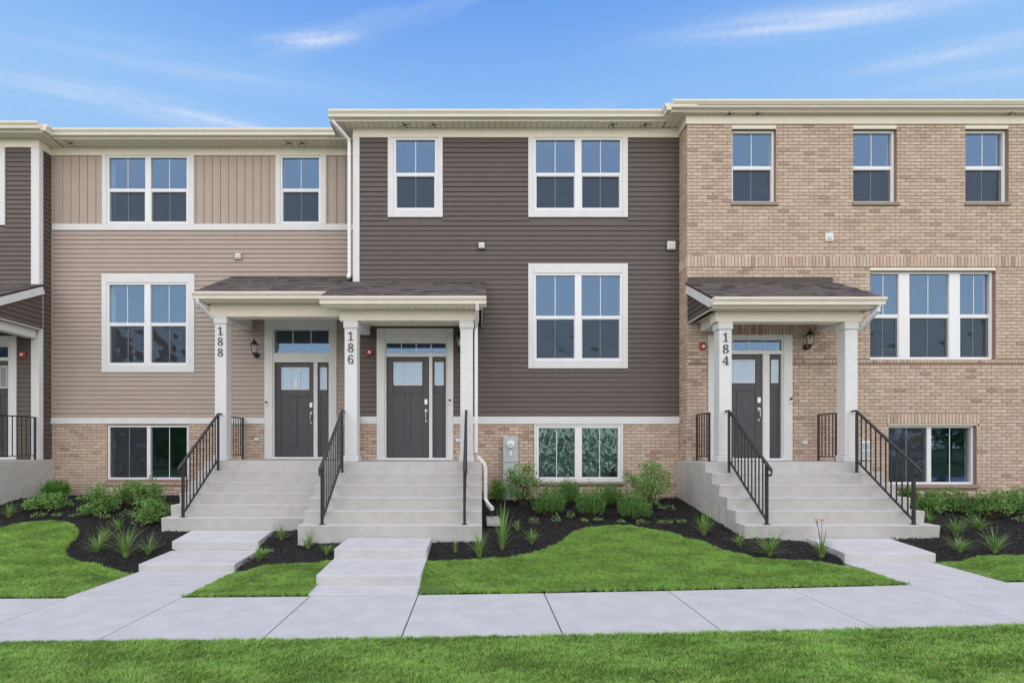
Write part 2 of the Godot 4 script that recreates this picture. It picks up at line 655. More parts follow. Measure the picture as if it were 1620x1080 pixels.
# ---------------------------------------------------------------- windows and doors
func boards(parent: Node, list: Array, m: Material, called := "trim_board", bevel := 0.004) -> void:
	for b in list:
		var s := Shape.new()
		s.box(b[0], b[2], b[4], b[1], b[3], b[5], bevel)
		put(called, s, m, parent)

func window(house: Node3D, z: float, units: Array, gy0: float, gy1: float, hung: bool, trim: Array, recess: float, low_glass := "glass_wavy", up_glass := "glass", label := "") -> Array:
	var f := 0.045
	var fx0: float = units[0][0] - f
	var fx1: float = units[-1][1] + f
	var fy0 := gy0 - f
	var fy1 := gy1 + f
	var zf := z + 0.022 - recess
	var w := part("window", house, Vector3((fx0 + fx1) * 0.5, fy0, zf))
	if label:
		w.set_meta("label", label)
	var fr := Shape.new()
	fr.box(fx0, fy0, zf - 0.09, units[0][0], fy1, zf, 0.006)
	fr.box(units[-1][1], fy0, zf - 0.09, fx1, fy1, zf, 0.006)
	fr.box(units[0][0] + 0.0005, fy0, zf - 0.09, units[-1][1] - 0.0005, gy0, zf - 0.001, 0.006)
	fr.box(units[0][0] + 0.0005, gy1, zf - 0.09, units[-1][1] - 0.0005, fy1, zf - 0.001, 0.006)
	put("frame", fr, M.vinyl, w)
	for k in units.size() - 1:
		boards(w, [[units[k][1], units[k + 1][0], gy0 + 0.0005, gy1 - 0.0005, zf - 0.09, zf - 0.002]], M.vinyl, "mullion", 0.006)
	var ym := (gy0 + gy1) * 0.5
	for q in units:
		var a: float = q[0]
		var b: float = q[1]
		if hung:
			boards(w, [[a + 0.0005, b - 0.0005, ym - 0.032, ym + 0.032, zf - 0.07, zf - 0.012]], M.vinyl, "meeting_rail", 0.005)
			boards(w, [[a + 0.0005, a + 0.024, gy0 + 0.0005, ym - 0.033, zf - 0.075, zf - 0.045], [b - 0.024, b - 0.0005, gy0 + 0.0005, ym - 0.033, zf - 0.075, zf - 0.045], [a + 0.0245, b - 0.0245, gy0 + 0.0005, gy0 + 0.03, zf - 0.075, zf - 0.045]], M.vinyl, "sash", 0.004)
			pane(w, a, b, ym + 0.032, gy1, zf - 0.045, up_glass)
			pane(w, a + 0.02, b - 0.02, gy0 + 0.02, ym - 0.03, zf - 0.06, low_glass)
			var s := Shape.new()
			s.box(a + 0.004, gy0 + 0.003, zf - 0.0232, b - 0.004, ym - 0.034, zf - 0.0222)
			put("insect_screen", s, M.screen, w)
			var e := Shape.new()
			for t in [[a + 0.002, a + 0.014, gy0 + 0.002, ym - 0.033], [b - 0.014, b - 0.002, gy0 + 0.002, ym - 0.033], [a + 0.0145, b - 0.0145, gy0 + 0.002, gy0 + 0.013], [a + 0.0145, b - 0.0145, ym - 0.045, ym - 0.034]]:
				e.box(t[0], t[2], zf - 0.027, t[1], t[3], zf - 0.018)
			put("screen_frame", e, M.plastic, w)
		else:
			var first: bool = q == units[0]
			pane(w, a, b, gy0, gy1, zf - 0.045, low_glass if first else up_glass)
			if first and low_glass == "glass_wavy":
				var s := Shape.new()
				s.box(a + 0.004, gy0 + 0.003, zf - 0.0232, b - 0.004, gy1 - 0.003, zf - 0.0222)
				put("insect_screen", s, M.screen, w)
	if trim.size() == 4:
		var t := trim
		var list := [[t[0], fx0 - 0.001, t[2], t[3], z + 0.001, z + 0.034], [fx1 + 0.001, t[1], t[2], t[3], z + 0.001, z + 0.034]]
		if fy0 - t[2] > 0.02:
			list.append([fx0, fx1, t[2], fy0 - 0.001, z + 0.001, z + 0.0335])
		if t[3] - fy1 > 0.03:
			list.append([fx0, fx1, fy1 + 0.001, t[3], z + 0.001, z + 0.0335])
		boards(w, list, M.trim)
	return [fx0, fx1, fy0, fy1]

func pane(w: Node3D, a: float, b: float, y0: float, y1: float, z: float, kind: String, bars := 1) -> void:
	var s := Shape.new()
	s.quad(Vector3(a, y0, z), Vector3(b, y0, z), Vector3(b, y1, z), Vector3(a, y1, z), Vector3.BACK)
	put("pane", s, M[kind], w)
	for k in bars:
		var x := a + (b - a) * (k + 1) / (bars + 1)
		var m := Shape.new()
		m.box(x - 0.008, y0, z + 0.0015, x + 0.008, y1, z + 0.007, 0.002)
		put("muntin", m, M.muntin, w)

# d: casing x0, x1, top; slab x0, x1, top; side light x0, x1; transom y0, y1 and its bars
func entrance(house: Node3D, z: float, d: Dictionary) -> Array:
	var y0 := LANDING + 0.05
	var sx0: float = d.slab[0]
	var sx1: float = d.slab[1]
	var sy1: float = d.slab[2]
	var lx0: float = d.side[0]
	var lx1: float = d.side[1]
	var hole := [sx0 - 0.04, lx1 + 0.04, LANDING + 0.002, d.transom[1] + 0.04]
	var fr := part("door_frame", house, Vector3((sx0 + lx1) * 0.5, LANDING, z))
	var c: Array = d.casing
	boards(fr, [[c[0], hole[0] - 0.001, LANDING + 0.003, c[2], z + 0.001, z + 0.036], [hole[1] + 0.001, c[1], LANDING + 0.003, c[2], z + 0.001, z + 0.036], [hole[0], hole[1], hole[3] + 0.001, c[2], z + 0.001, z + 0.0355]], M.trim, "casing")
	boards(fr, [[hole[0], sx0 - 0.006, y0 + 0.001, hole[3], z - 0.13, z + 0.016], [lx1 + 0.006, hole[1], y0 + 0.001, hole[3], z - 0.13, z + 0.016], [sx0 - 0.005, lx1 + 0.005, d.transom[1] + 0.001, hole[3] - 0.001, z - 0.13, z + 0.015], [sx0 - 0.005, lx1 + 0.005, sy1 + 0.006, d.transom[0] - 0.001, z - 0.13, z + 0.014], [sx1 + 0.006, lx0 - 0.006, y0 + 0.001, sy1 + 0.0055, z - 0.13, z + 0.013]], M.trim, "jamb")
	boards(fr, [[hole[0], hole[1], LANDING + 0.003, y0, z - 0.13, z + 0.05]], M.vinyl, "threshold", 0.008)
	var tr := part("transom", house, Vector3((sx0 + lx1) * 0.5, d.transom[0], z))
	pane(tr, sx0 - 0.004, lx1 + 0.004, d.transom[0], d.transom[1], z - 0.03, "glass", d.bars)
	var zd := z - 0.045
	var dr := part("door", house, Vector3((sx0 + sx1) * 0.5, y0, zd))
	leaf_panels(dr, sx0, sx1, y0 + 0.008, sy1, zd, true, d.get("lite", [sx0 + 0.14, sx1 - 0.14]), 2)
	var hx := sx1 - 0.06
	boards(dr, [[hx - 0.035, hx + 0.035, 2.62, 2.74, zd + 0.013, zd + 0.035]], M.nickel, "deadbolt", 0.008)
	var h := Shape.new()
	h.box(hx - 0.028, 2.46, zd + 0.013, hx + 0.028, 2.53, zd + 0.03, 0.006)
	h.box(hx - 0.018, 2.26, zd + 0.013, hx + 0.018, 2.31, zd + 0.026, 0.006)
	h.tube([Vector3(hx, 2.50, zd + 0.03), Vector3(hx, 2.50, zd + 0.06), Vector3(hx, 2.46, zd + 0.075), Vector3(hx, 2.34, zd + 0.072), Vector3(hx, 2.29, zd + 0.026)], [0.010], 8)
	put("handle", h, M.nickel, dr)
	var sl := part("sidelight", house, Vector3((lx0 + lx1) * 0.5, y0, zd))
	leaf_panels(sl, lx0, lx1, y0 + 0.008, sy1, zd, false, [lx0 + 0.04, lx1 - 0.04], 0)
	return hole

func leaf_panels(dr: Node3D, x0: float, x1: float, y0: float, y1: float, z: float, two: bool, lite: Array, bars: int) -> void:
	var s := Shape.new()
	s.box(x0, y0, z - 0.045, x1, y1, z)
	put("slab", s, M.door_paint, dr)
	var st := 0.13 if two else 0.045
	var ly0 := 3.02
	var ly1 := y1 - 0.10
	var r := [[x0, x0 + st, y0, y1], [x1 - st, x1, y0, y1], [x0 + st, x1 - st, ly1, y1], [x0 + st, x1 - st, ly0 - 0.15, ly0], [x0 + st, x1 - st, y0, y0 + 0.24]]
	if two:
		var m := (x0 + x1) * 0.5
		r.append([m - 0.055, m + 0.055, y0 + 0.24, ly0 - 0.15])
	var list := []
	for b in r:
		list.append([b[0] + 0.0004, b[1] - 0.0004, b[2] + 0.0004, b[3] - 0.0004, z + 0.0005, z + 0.0125])
	boards(dr, list, M.door_paint, "stile_and_rail", 0.005)
	var a: float = lite[0]
	var b: float = lite[1]
	boards(dr, [[a, a + 0.025, ly0, ly1, z + 0.013, z + 0.026], [b - 0.025, b, ly0, ly1, z + 0.013, z + 0.026], [a + 0.0255, b - 0.0255, ly1 - 0.025, ly1, z + 0.013, z + 0.026], [a + 0.0255, b - 0.0255, ly0, ly0 + 0.025, z + 0.013, z + 0.026]], M.trim, "lite_frame", 0.004)
	var bl := Shape.new()
	bl.box(a + 0.02, ly0 + 0.02, z + 0.0128, b - 0.02, ly1 - 0.02, z + 0.0145)
	put("blind", bl, M.drywall, dr)
	pane(dr, a + 0.02, b - 0.02, ly0 + 0.02, ly1 - 0.02, z + 0.018, "glass_door", 0)
	for k in bars:
		var x := a + (b - a) * (k + 1) / (bars + 1)
		boards(dr, [[x - 0.011, x + 0.011, ly0 + 0.026, ly1 - 0.026, z + 0.0185, z + 0.0255]], M.trim, "muntin", 0.003)

# ---------------------------------------------------------------- eaves and porches
func soffit_boards(parent: Node, x0: float, x1: float, y: float, z0: float, z1: float) -> void:
	var k := int(round((x1 - x0) / 0.125))
	var e := (x1 - x0) / k
	var b := Shape.new()
	b.box(x0, y + 0.012, z0 + 0.001, x1, y + 0.02, z1 - 0.001)
	put("soffit_backing", b, M.flashing, parent)
	for i in k:
		var s := Shape.new()
		s.box(x0 + i * e + 0.0035, y, z0, x0 + (i + 1) * e - 0.0035, y + 0.011, z1, 0.003)
		put("soffit_board", s, M.soffit, parent)

const GUTTER := [Vector2(0, -0.13), Vector2(0.072, -0.13), Vector2(0.084, -0.122), Vector2(0.088, -0.08), Vector2(0.118, -0.045), Vector2(0.128, -0.028), Vector2(0.128, -0.004), Vector2(0.124, 0.0), Vector2(0, 0)]

func gutter(parent: Node, x0: float, x1: float, y: float, z: float, m: Material, xf := Transform3D.IDENTITY) -> void:
	var p := []
	for q in GUTTER:
		p.append(Vector2(q.x + z, q.y + y))
	var s := Shape.new()
	s.xf = xf
	s.prism(p, x0, x1)
	put("gutter", s, m, parent)

# x0..x1: ends of the overhang; zf: the fascia's front
func eave(house: Node3D, x0: float, x1: float, z: float, ys: float, over: float) -> void:
	var e := part("eave", house, Vector3((x0 + x1) * 0.5, ys, z))
	soffit_boards(e, x0, x1, ys, z + 0.001, z + over)
	boards(e, [[x0, x1, ys - 0.015, ys + 0.145, z + over + 0.001, z + over + 0.022]], M.cream, "fascia", 0.004)
	gutter(e, x0 - 0.01, x1 + 0.01, ys + 0.155, z + over + 0.0225, M.cream)

func downspout(parent: Node, path: Array) -> void:
	var s := Shape.new()
	s.tube(path, [0.042], 4)
	put("downspout", s, M.vinyl, parent)

var shingle_meshes := {}

func shingle_mesh(w: float, k: int) -> Mesh:
	var key := "%.2f %d" % [w, k]
	if not shingle_meshes.has(key):
		var s := Shape.new()
		s.colored = true
		var g := rng.randf_range(0.055, 0.16)
		s.tint = Color(g * 1.12, g * 0.95, g * 0.93)
		s.prism([Vector2(0.0, 0.0), Vector2(0.0, 0.011), Vector2(-0.165, 0.005), Vector2(-0.165, 0.0)], 0.002, w - 0.002)
		shingle_meshes[key] = s.mesh()
	return shingle_meshes[key]

func shingles(roof: Node3D, x0: float, x1: float, zf: float, yf: float, zw: float, yw: float) -> void:
	var run := Vector2(zf - zw, yw - yf)
	var length := run.length()
	var tilt := atan2(run.y, run.x)
	var rows := int(ceil(length / 0.14))
	var basis := Basis(Vector3.RIGHT, tilt)
	for r in rows:
		var t := r * 0.14 / length
		var x := x0
		while x < x1 - 0.02:
			var w: float = [0.14, 0.19, 0.24, 0.30][rng.randi() % 4]
			if r == 0 and x == x0:
				w = 0.19
			if x + w > x1 - 0.06:
				w = snappedf(x1 - x, 0.01)
			var at := Vector3(x, lerpf(yf, yw, t) + 0.004, lerpf(zf, zw, t)) + basis.y * (0.002 if rng.randf() < 0.5 else 0.006)
			piece("shingle", shingle_mesh(w, rng.randi() % 7), M.shingle, roof, at, basis)
			x += w

func column(porch_of: Node3D, x0: float, zc: float, y1: float, number: String) -> Node3D:
	var w := 0.23
	var c := part("column", porch_of, Vector3(x0 + w * 0.5, LANDING, zc - w * 0.5))
	boards(c, [[x0, x0 + w, LANDING + 0.122, y1 - 0.142, zc - w, zc]], M.trim, "shaft", 0.008)
	boards(c, [[x0 - 0.018, x0 + w + 0.018, LANDING + 0.002, LANDING + 0.12, zc - w - 0.018, zc + 0.018]], M.trim, "plinth", 0.012)
	boards(c, [[x0 - 0.018, x0 + w + 0.018, y1 - 0.14, y1 - 0.001, zc - w - 0.018, zc + 0.018]], M.trim, "capital", 0.010)
	var k := 0
	for ch in number:
		var t := TextMesh.new()
		var f := SystemFont.new()
		f.font_names = PackedStringArray(["Droid Serif"])
		t.font = f
		t.text = ch
		t.font_size = 64
		t.pixel_size = 0.158 / (0.72 * 64)
		t.depth = 0.014
		t.horizontal_alignment = HORIZONTAL_ALIGNMENT_CENTER
		t.vertical_alignment = VERTICAL_ALIGNMENT_CENTER
		var y := y1 - 0.29 - 0.212 * k
		var o := piece("house_digit", t, M.digit, c, Vector3(x0 + w * 0.5, y, zc + 0.008))
		o.set_meta("label", "black raised house digit " + ch)
		k += 1
	return c

func porch(house: Node3D, d: Dictionary) -> void:
	var zw: float = d.zw
	var zc: float = d.zc
	var zg: float = d.zg
	var xl: float = d.xl
	var xr: float = d.xr
	var yg: float = d.yg
	var yw: float = d.yw
	var zf := zg - 0.13              # fascia front
	var b0: float = d.beam[0]
	var b1: float = d.beam[1]
	var k := 0
	for x in d.cols:
		column(house, x, zc, b0, d.number if k == 0 else "")
		k += 1
	# beams on the columns
	boards(house, [[d.bx[0], d.bx[1], b0, b1, zc - 0.235, zc + 0.006]], M.cream, "porch_beam", 0.006)
	for x in d.sides:
		boards(house, [[x - 0.1, x + 0.1, b0 + 0.002, b1 - 0.002, zw + 0.04, zc - 0.2355]], M.trim, "side_beam", 0.006)
	var ce := Shape.new()
	ce.box(d.bx[0] + 0.02, b1 + 0.001, zw + 0.002, d.bx[1] - 0.02, b1 + 0.02, zc - 0.01)
	put("porch_ceiling", ce, M.soffit, house)
	var rf := part("porch_roof", house, Vector3((xl + xr) * 0.5, b1, (zg + zw) * 0.5))
	soffit_boards(rf, xl + 0.03, xr - 0.03, b1 + 0.003, zc + 0.007, zf - 0.022)
	boards(rf, [[xl, xr, b1 - 0.01, yg + 0.004, zf - 0.021, zf]], M.cream, "fascia", 0.004)
	var dk := Shape.new()
	var slope := (yw - yg) / (zf - zw)
	dk.prism([Vector2(zf + 0.03, yg), Vector2(zw + 0.001, yw), Vector2(zw + 0.001, yw - 0.035), Vector2(zf - 0.021, yg - 0.030 + 0.021 * slope), Vector2(zf - 0.0205, yg + 0.0045), Vector2(zf + 0.03, yg - 0.006)], xl - 0.02, xr + 0.02)
	put("roof_deck", dk, M.flashing, rf)
	shingles(rf, xl - 0.03, xr + 0.03, zf + 0.045, yg - 0.004, zw + 0.01, yw)
	gutter(rf, xl - 0.02, xr + 0.02, yg - 0.012, zf + 0.0005, M.cream)
	for sd in d.rakes:
		var x: float = xl if sd < 0 else xr
		var s := Shape.new()
		s.bar(Vector3(x + sd * 0.012, yg - 0.085, zf - 0.03), Vector3(x + sd * 0.012, yg - 0.085 + slope * (zf - 0.03 - zw - 0.03), zw + 0.03), 0.024, 0.15)
		put("rake_board", s, M.trim, rf)
		# lap boards closing the gable side, from the wall to the roof's underside
		var y: float = b1 + 0.02
		while y < yw - 0.12:
			var zmax := zf - (y + 0.1 + 0.05 - yg) / slope
			zmax = minf(zmax, zf - 0.03)
			if zmax - zw > 0.08:
				var p := Shape.new()
				p.xf = Transform3D(Basis(Vector3(0, 0, 1), Vector3.UP, Vector3(float(sd), 0, 0)), Vector3(x - sd * 0.03, 0, 0))
				p.prism([Vector2(0.0, y), Vector2(0.017, y), Vector2(0.019, y + 0.005), Vector2(0.005, y + 0.095), Vector2(0.0, y + 0.095)], zw + 0.01, zmax)
				put("siding_board", p, M.dark_siding, house)
			y += 0.1016
		var bk := Shape.new()
		bk.xf = Transform3D(Basis(Vector3(0, 0, 1), Vector3.UP, Vector3(float(sd), 0, 0)), Vector3(x - sd * 0.06, 0, 0))
		bk.prism([Vector2(0.0, b1 - 0.01), Vector2(0.027, b1 - 0.01), Vector2(0.027, b1 + 0.02), Vector2(0.0, b1 + 0.02)], zw + 0.01, zf - 0.03)
		put("side_sill", bk, M.trim, house)
		var gb := Shape.new()
		gb.tri(Vector3(x - sd * 0.034, b1, zw + 0.005), Vector3(x - sd * 0.034, b1, zf - 0.03), Vector3(x - sd * 0.034, yw - 0.06, zw + 0.005), Vector3(sd, 0, 0))
		put("gable_backing", gb, M.dark_siding, house)

# ---------------------------------------------------------------- stoops and railings
func stoop(label: String, x0: float, x1: float, zw: float, zf: float, back := []) -> void:
	var t := thing("concrete_stoop", label, "steps", Vector3((x0 + x1) * 0.5, 0.3, zf), "concrete stoops in front of the doors")
	var s := Shape.new()
	s.box(x0, 0.05, zw + 0.002, x1, LANDING, zf, 0.012)
	put("landing", s, M.concrete_steps, t)
	if back:
		var w := Shape.new()
		w.box(back[0], 0.05, back[2], back[1], LANDING, zw + 0.001, 0.005)
		put("landing_edge", w, M.concrete_steps, t)
	for k in range(1, 6):
		var st := Shape.new()
		var y := LANDING - RISER * k
		var za := zf + TREAD * (k - 1)
		var zb := zf + TREAD * k
		# riser leans back a little under a rounded nose
		st.prism([Vector2(za + 0.001, 0.02), Vector2(zb - 0.018, 0.02), Vector2(zb - 0.018, y - 0.15), Vector2(zb - 0.004, y - 0.022), Vector2(zb, y - 0.014), Vector2(zb - 0.003, y - 0.004), Vector2(zb - 0.012, y), Vector2(za + 0.001, y + 0.002)], x0 + 0.0015 * k, x1 - 0.0015 * k)
		put("step", st, M.concrete_steps, t)

func stair_railing(label: String, x: float, zf: float) -> void:
	var y0 := LANDING - RISER
	var z0 := zf + 0.07
	var y5 := LANDING - 5.0 * RISER
	var z5 := zf + 5.0 * TREAD - 0.10
	var ta := Vector3(x, LANDING + 0.90, z0)
	var tb := Vector3(x, 1.455, z5)
	var drop := Vector3(0, -0.87, 0)
	var t := thing("stair_railing", label, "railing", Vector3(x, y5, (z0 + z5) * 0.5), "black handrails down the concrete steps")
	boards(t, [[x - 0.019, x + 0.019, y0 + 0.001, ta.y, z0 - 0.019, z0 + 0.019], [x - 0.021, x + 0.021, y5 + 0.001, tb.y, z5 - 0.021, z5 + 0.021]], M.black_metal, "post", 0.003)
	boards(t, [[x - 0.009, x + 0.009, LANDING + 0.06, LANDING + 0.90, zf - 0.11, zf - 0.092]], M.black_metal, "baluster", 0.002)
	var f := (tb - ta).normalized()
	var r := Shape.new()
	var end := tb + f * 0.16
	r.bar(ta - f * 0.02 + Vector3(0, 0.02, 0), end + Vector3(0, 0.02, 0), 0.046, 0.024)
	r.bar(Vector3(x, ta.y + 0.022, zf - 0.12), ta - f * 0.022 + Vector3(0, 0.022, 0), 0.046, 0.024)
	r.tube([end + Vector3(0, 0.02, 0), end + Vector3(0, -0.008, 0.014), end + Vector3(0, -0.04, 0.006), end + Vector3(0, -0.062, -0.03), Vector3(x, end.y - 0.055, z5 + 0.02)], [0.017, 0.018, 0.018, 0.018, 0.016], 8)
	put("handrail", r, M.black_metal, t)
	var l := Shape.new()
	l.bar(ta + drop, tb + drop, 0.030, 0.022)
	put("bottom_rail", l, M.black_metal, t)
	for k in 10:
		var p := ta.lerp(tb, (k + 1) / 11.0)
		boards(t, [[x - 0.009, x + 0.009, p.y + drop.y, p.y + 0.012, p.z - 0.009, p.z + 0.009]], M.black_metal, "baluster", 0.002)
	for q in [[y0, z0], [y5, z5]]:
		var fl := Shape.new()
		fl.box(x - 0.045, q[0] + 0.002, q[1] - 0.045, x + 0.045, q[0] + 0.009, q[1] + 0.045, 0.003)
		put("foot_plate", fl, M.black_metal, t)

func guard(label: String, x: float, z0: float, z1: float) -> void:
	var y := LANDING
	var t := thing("guard_rail", label, "railing", Vector3(x, y, (z0 + z1) * 0.5), "short guard rails between columns and walls")
	boards(t, [[x - 0.017, x + 0.017, y + 0.001, y + 0.90, z0 - 0.017, z0 + 0.017], [x - 0.017, x + 0.017, y + 0.001, y + 0.90, z1 - 0.017, z1 + 0.017]], M.black_metal, "post", 0.003)
	boards(t, [[x - 0.022, x + 0.022, y + 0.901, y + 0.925, z0 - 0.02, z1 + 0.02]], M.black_metal, "top_rail", 0.004)
	boards(t, [[x - 0.014, x + 0.014, y + 0.08, y + 0.10, z0 + 0.018, z1 - 0.018]], M.black_metal, "bottom_rail", 0.003)
	var k := int((z1 - z0) / 0.115)
	for i in k:
		var z := lerpf(z0, z1, (i + 1.0) / (k + 1.0))
		boards(t, [[x - 0.008, x + 0.008, y + 0.101, y + 0.90, z - 0.008, z + 0.008]], M.black_metal, "baluster", 0.002)

# ---------------------------------------------------------------- things on the walls
func lantern(label: String, x: float, y: float, z: float) -> void:
	var t := thing("wall_lantern", label, "lantern", Vector3(x, y - 0.2, z), "black wall lanterns beside the doors")
	var p := Shape.new()
	p.xf = Transform3D(Basis(Vector3.RIGHT, PI / 2), Vector3(x, y - 0.13, z + 0.002))
	p.lathe(Vector3.ZERO, [Vector2(0.0, 0.0), Vector2(0.06, 0.0), Vector2(0.062, 0.012), Vector2(0.045, 0.024), Vector2(0.0, 0.03)], 16)
	put("wall_plate", p, M.lantern_metal, t)
	var c := Vector3(x, y, z + 0.15)
	var a := Shape.new()
	a.tube([Vector3(x, y - 0.13, z + 0.02), Vector3(x, y - 0.17, z + 0.06), Vector3(x, y - 0.185, z + 0.11), c + Vector3(0, -0.14, 0)], [0.014, 0.013, 0.012, 0.016], 8)
	put("arm", a, M.lantern_metal, t)
	var b := Shape.new()
	b.lathe(c, [Vector2(0.0, -0.16), Vector2(0.018, -0.15), Vector2(0.03, -0.125), Vector2(0.052, -0.11), Vector2(0.052, -0.098), Vector2(0.0, -0.098)], 6)
	put("base_cup", b, M.lantern_metal, t)
	var cap := Shape.new()
	cap.lathe(c, [Vector2(0.0, 0.082), Vector2(0.088, 0.082), Vector2(0.09, 0.092), Vector2(0.06, 0.12), Vector2(0.035, 0.155), Vector2(0.02, 0.17), Vector2(0.012, 0.18), Vector2(0.016, 0.195), Vector2(0.007, 0.21), Vector2(0.005, 0.235), Vector2(0.0, 0.24)], 6)
	put("cap", cap, M.lantern_metal, t)
	for k in 6:
		var d := Vector3(cos(TAU * k / 6), 0, sin(TAU * k / 6))
		var s := Shape.new()
		s.tube([c + d * 0.05 + Vector3.UP * -0.098, c + d * 0.08 + Vector3.UP * 0.082], [0.004], 5)
		put("cage_bar", s, M.lantern_metal, t)
	var g := Shape.new()
	g.lathe(c, [Vector2(0.046, -0.097), Vector2(0.074, 0.081)], 6)
	put("glass", g, M.clear, t)
	var bl := Shape.new()
	bl.lathe(c, [Vector2(0.0, -0.097), Vector2(0.014, -0.095), Vector2(0.016, -0.02), Vector2(0.012, 0.01), Vector2(0.0, 0.03)], 10)
	put("bulb", bl, M.plastic, t)

func alarm(label: String, x: float, y: float, z: float) -> void:
	var t := thing("fire_alarm", label, "fire alarm", Vector3(x, y - 0.07, z), "red fire alarm strobes by the doors")
	var b := Shape.new()
	b.box(x - 0.062, y - 0.07, z + 0.002, x + 0.062, y + 0.07, z + 0.045, 0.008)
	put("body", b, M.alarm_red, t)
	var l := Shape.new()
	l.box(x - 0.02, y - 0.035, z + 0.0455, x + 0.035, y + 0.02, z + 0.065, 0.012)
	put("strobe_lens", l, M.plastic, t)
	var g := Shape.new()
	for k in 3:
		g.box(x - 0.05, y + 0.032 + k * 0.011, z + 0.0455, x + 0.05, y + 0.037 + k * 0.011, z + 0.048)
	put("horn_grille", g, M.plastic_dark, t)

func doorbell(label: String, x: float, y: float, z: float) -> void:
	var t := thing("doorbell", label, "doorbell", Vector3(x, y - 0.06, z), "camera doorbells on the door casings")
	boards(t, [[x - 0.022, x + 0.022, y - 0.065, y + 0.012, z + 0.002, z + 0.022]], M.plastic, "button_plate", 0.004)
	boards(t, [[x - 0.022, x + 0.022, y + 0.0125, y + 0.06, z + 0.002, z + 0.021]], M.plastic_dark, "camera_face", 0.006)
	var b := Shape.new()
	b.xf = Transform3D(Basis(Vector3.RIGHT, PI / 2), Vector3(x, y - 0.035, z + 0.022))
	b.lathe(Vector3.ZERO, [Vector2(0.012, 0.0), Vector2(0.012, 0.003), Vector2(0.0, 0.004)], 12)
	put("button", b, M.grey_box, t)

func outlet(label: String, x: float, y: float, z: float) -> void:
	var t := thing("outdoor_outlet", label, "outlet", Vector3(x, y - 0.04, z), "outdoor outlets low on the porch walls")
	boards(t, [[x - 0.062, x + 0.062, y - 0.045, y + 0.045, z + 0.002, z + 0.014]], M.grey_box, "plate", 0.004)
	boards(t, [[x - 0.045, x - 0.004, y - 0.03, y + 0.03, z + 0.0145, z + 0.04], [x + 0.004, x + 0.045, y - 0.03, y + 0.03, z + 0.0145, z + 0.04]], M.plastic, "cover", 0.006)

func vent(label: String, x: float, y: float, z: float, w: float, m: Material) -> void:
	var t := thing("wall_vent", label, "vent", Vector3(x, y - w, z))
	var h := w * 0.5
	boards(t, [[x - h - 0.025, x - h, y - h - 0.025, y + h + 0.025, z + 0.002, z + 0.026], [x + h, x + h + 0.025, y - h - 0.025, y + h + 0.025, z + 0.002, z + 0.026], [x - h, x + h, y + h, y + h + 0.025, z + 0.002, z + 0.026], [x - h, x + h, y - h - 0.025, y - h, z + 0.002, z + 0.026]], m, "mounting_block", 0.004)
	boards(t, [[x - h + 0.002, x + h - 0.002, y - h + 0.002, y + h - 0.002, z + 0.002, z + 0.03]], M.plastic, "hood", 0.006)
	for k in 3:
		var yy := y - h * 0.6 + k * h * 0.55
		var s := Shape.new()
		s.prism([Vector2(z + 0.0305, yy), Vector2(z + 0.046, yy - 0.012), Vector2(z + 0.046, yy - 0.008), Vector2(z + 0.0305, yy + 0.014)], x - h * 0.78, x + h * 0.78)
		put("louvre", s, M.plastic, t)

func soffit_light(label: String, x: float, y: float, z: float) -> void:
	var t := thing("soffit_light", label, "soffit light", Vector3(x, y, z), "small recessed fittings under the eaves")
	var s := Shape.new()
	s.lathe(Vector3(x, y - 0.001, z), [Vector2(0.04, -0.002), Vector2(0.05, -0.010), Vector2(0.068, -0.006), Vector2(0.07, 0.0)], 14)
	put("ring", s, M.soffit, t)
	var b := Shape.new()
	b.lathe(Vector3(x, y - 0.001, z), [Vector2(0.0, -0.0025), Vector2(0.041, -0.0025)], 14)
	put("lens", b, M.flashing, t)
	for a in 4:
		var d := Vector3(cos(a * PI / 2 + 0.4), 0, sin(a * PI / 2 + 0.4))
		var k := Shape.new()
		k.bar(Vector3(x, y - 0.012, z) + d * 0.06, Vector3(x, y - 0.012, z) + d * 0.10, 0.022, 0.008)
		put("spring_clip", k, M.stone_sill, t)

# ---------------------------------------------------------------- plants
func leaf(s: Shape, p: Vector3, dir: Vector3, side: Vector3, l: float, w: float, col: Color) -> void:
	s.tint = col
	var nn := dir.cross(side).normalized()
	var a := p + dir * l * 0.45 + side * w * 0.5 + nn * w * 0.15
	var b := p + dir * l * 0.45 - side * w * 0.5 + nn * w * 0.15
	var e := p + dir * l - nn * l * 0.08
	s.tri(p, a, e, nn)
	s.tri(p, e, b, nn)

func any_dir() -> Vector3:
	var z := rng.randf_range(-1, 1)
	var a := rng.randf() * TAU
	var r := sqrt(1 - z * z)
	return Vector3(r * cos(a), z, r * sin(a))

func green(a: Color, b: Color) -> Color:
	var k := a.lerp(b, rng.randf())
	var j := rng.randf_range(0.8, 1.2)
	return Color(k.r * j, k.g * j, k.b * j)

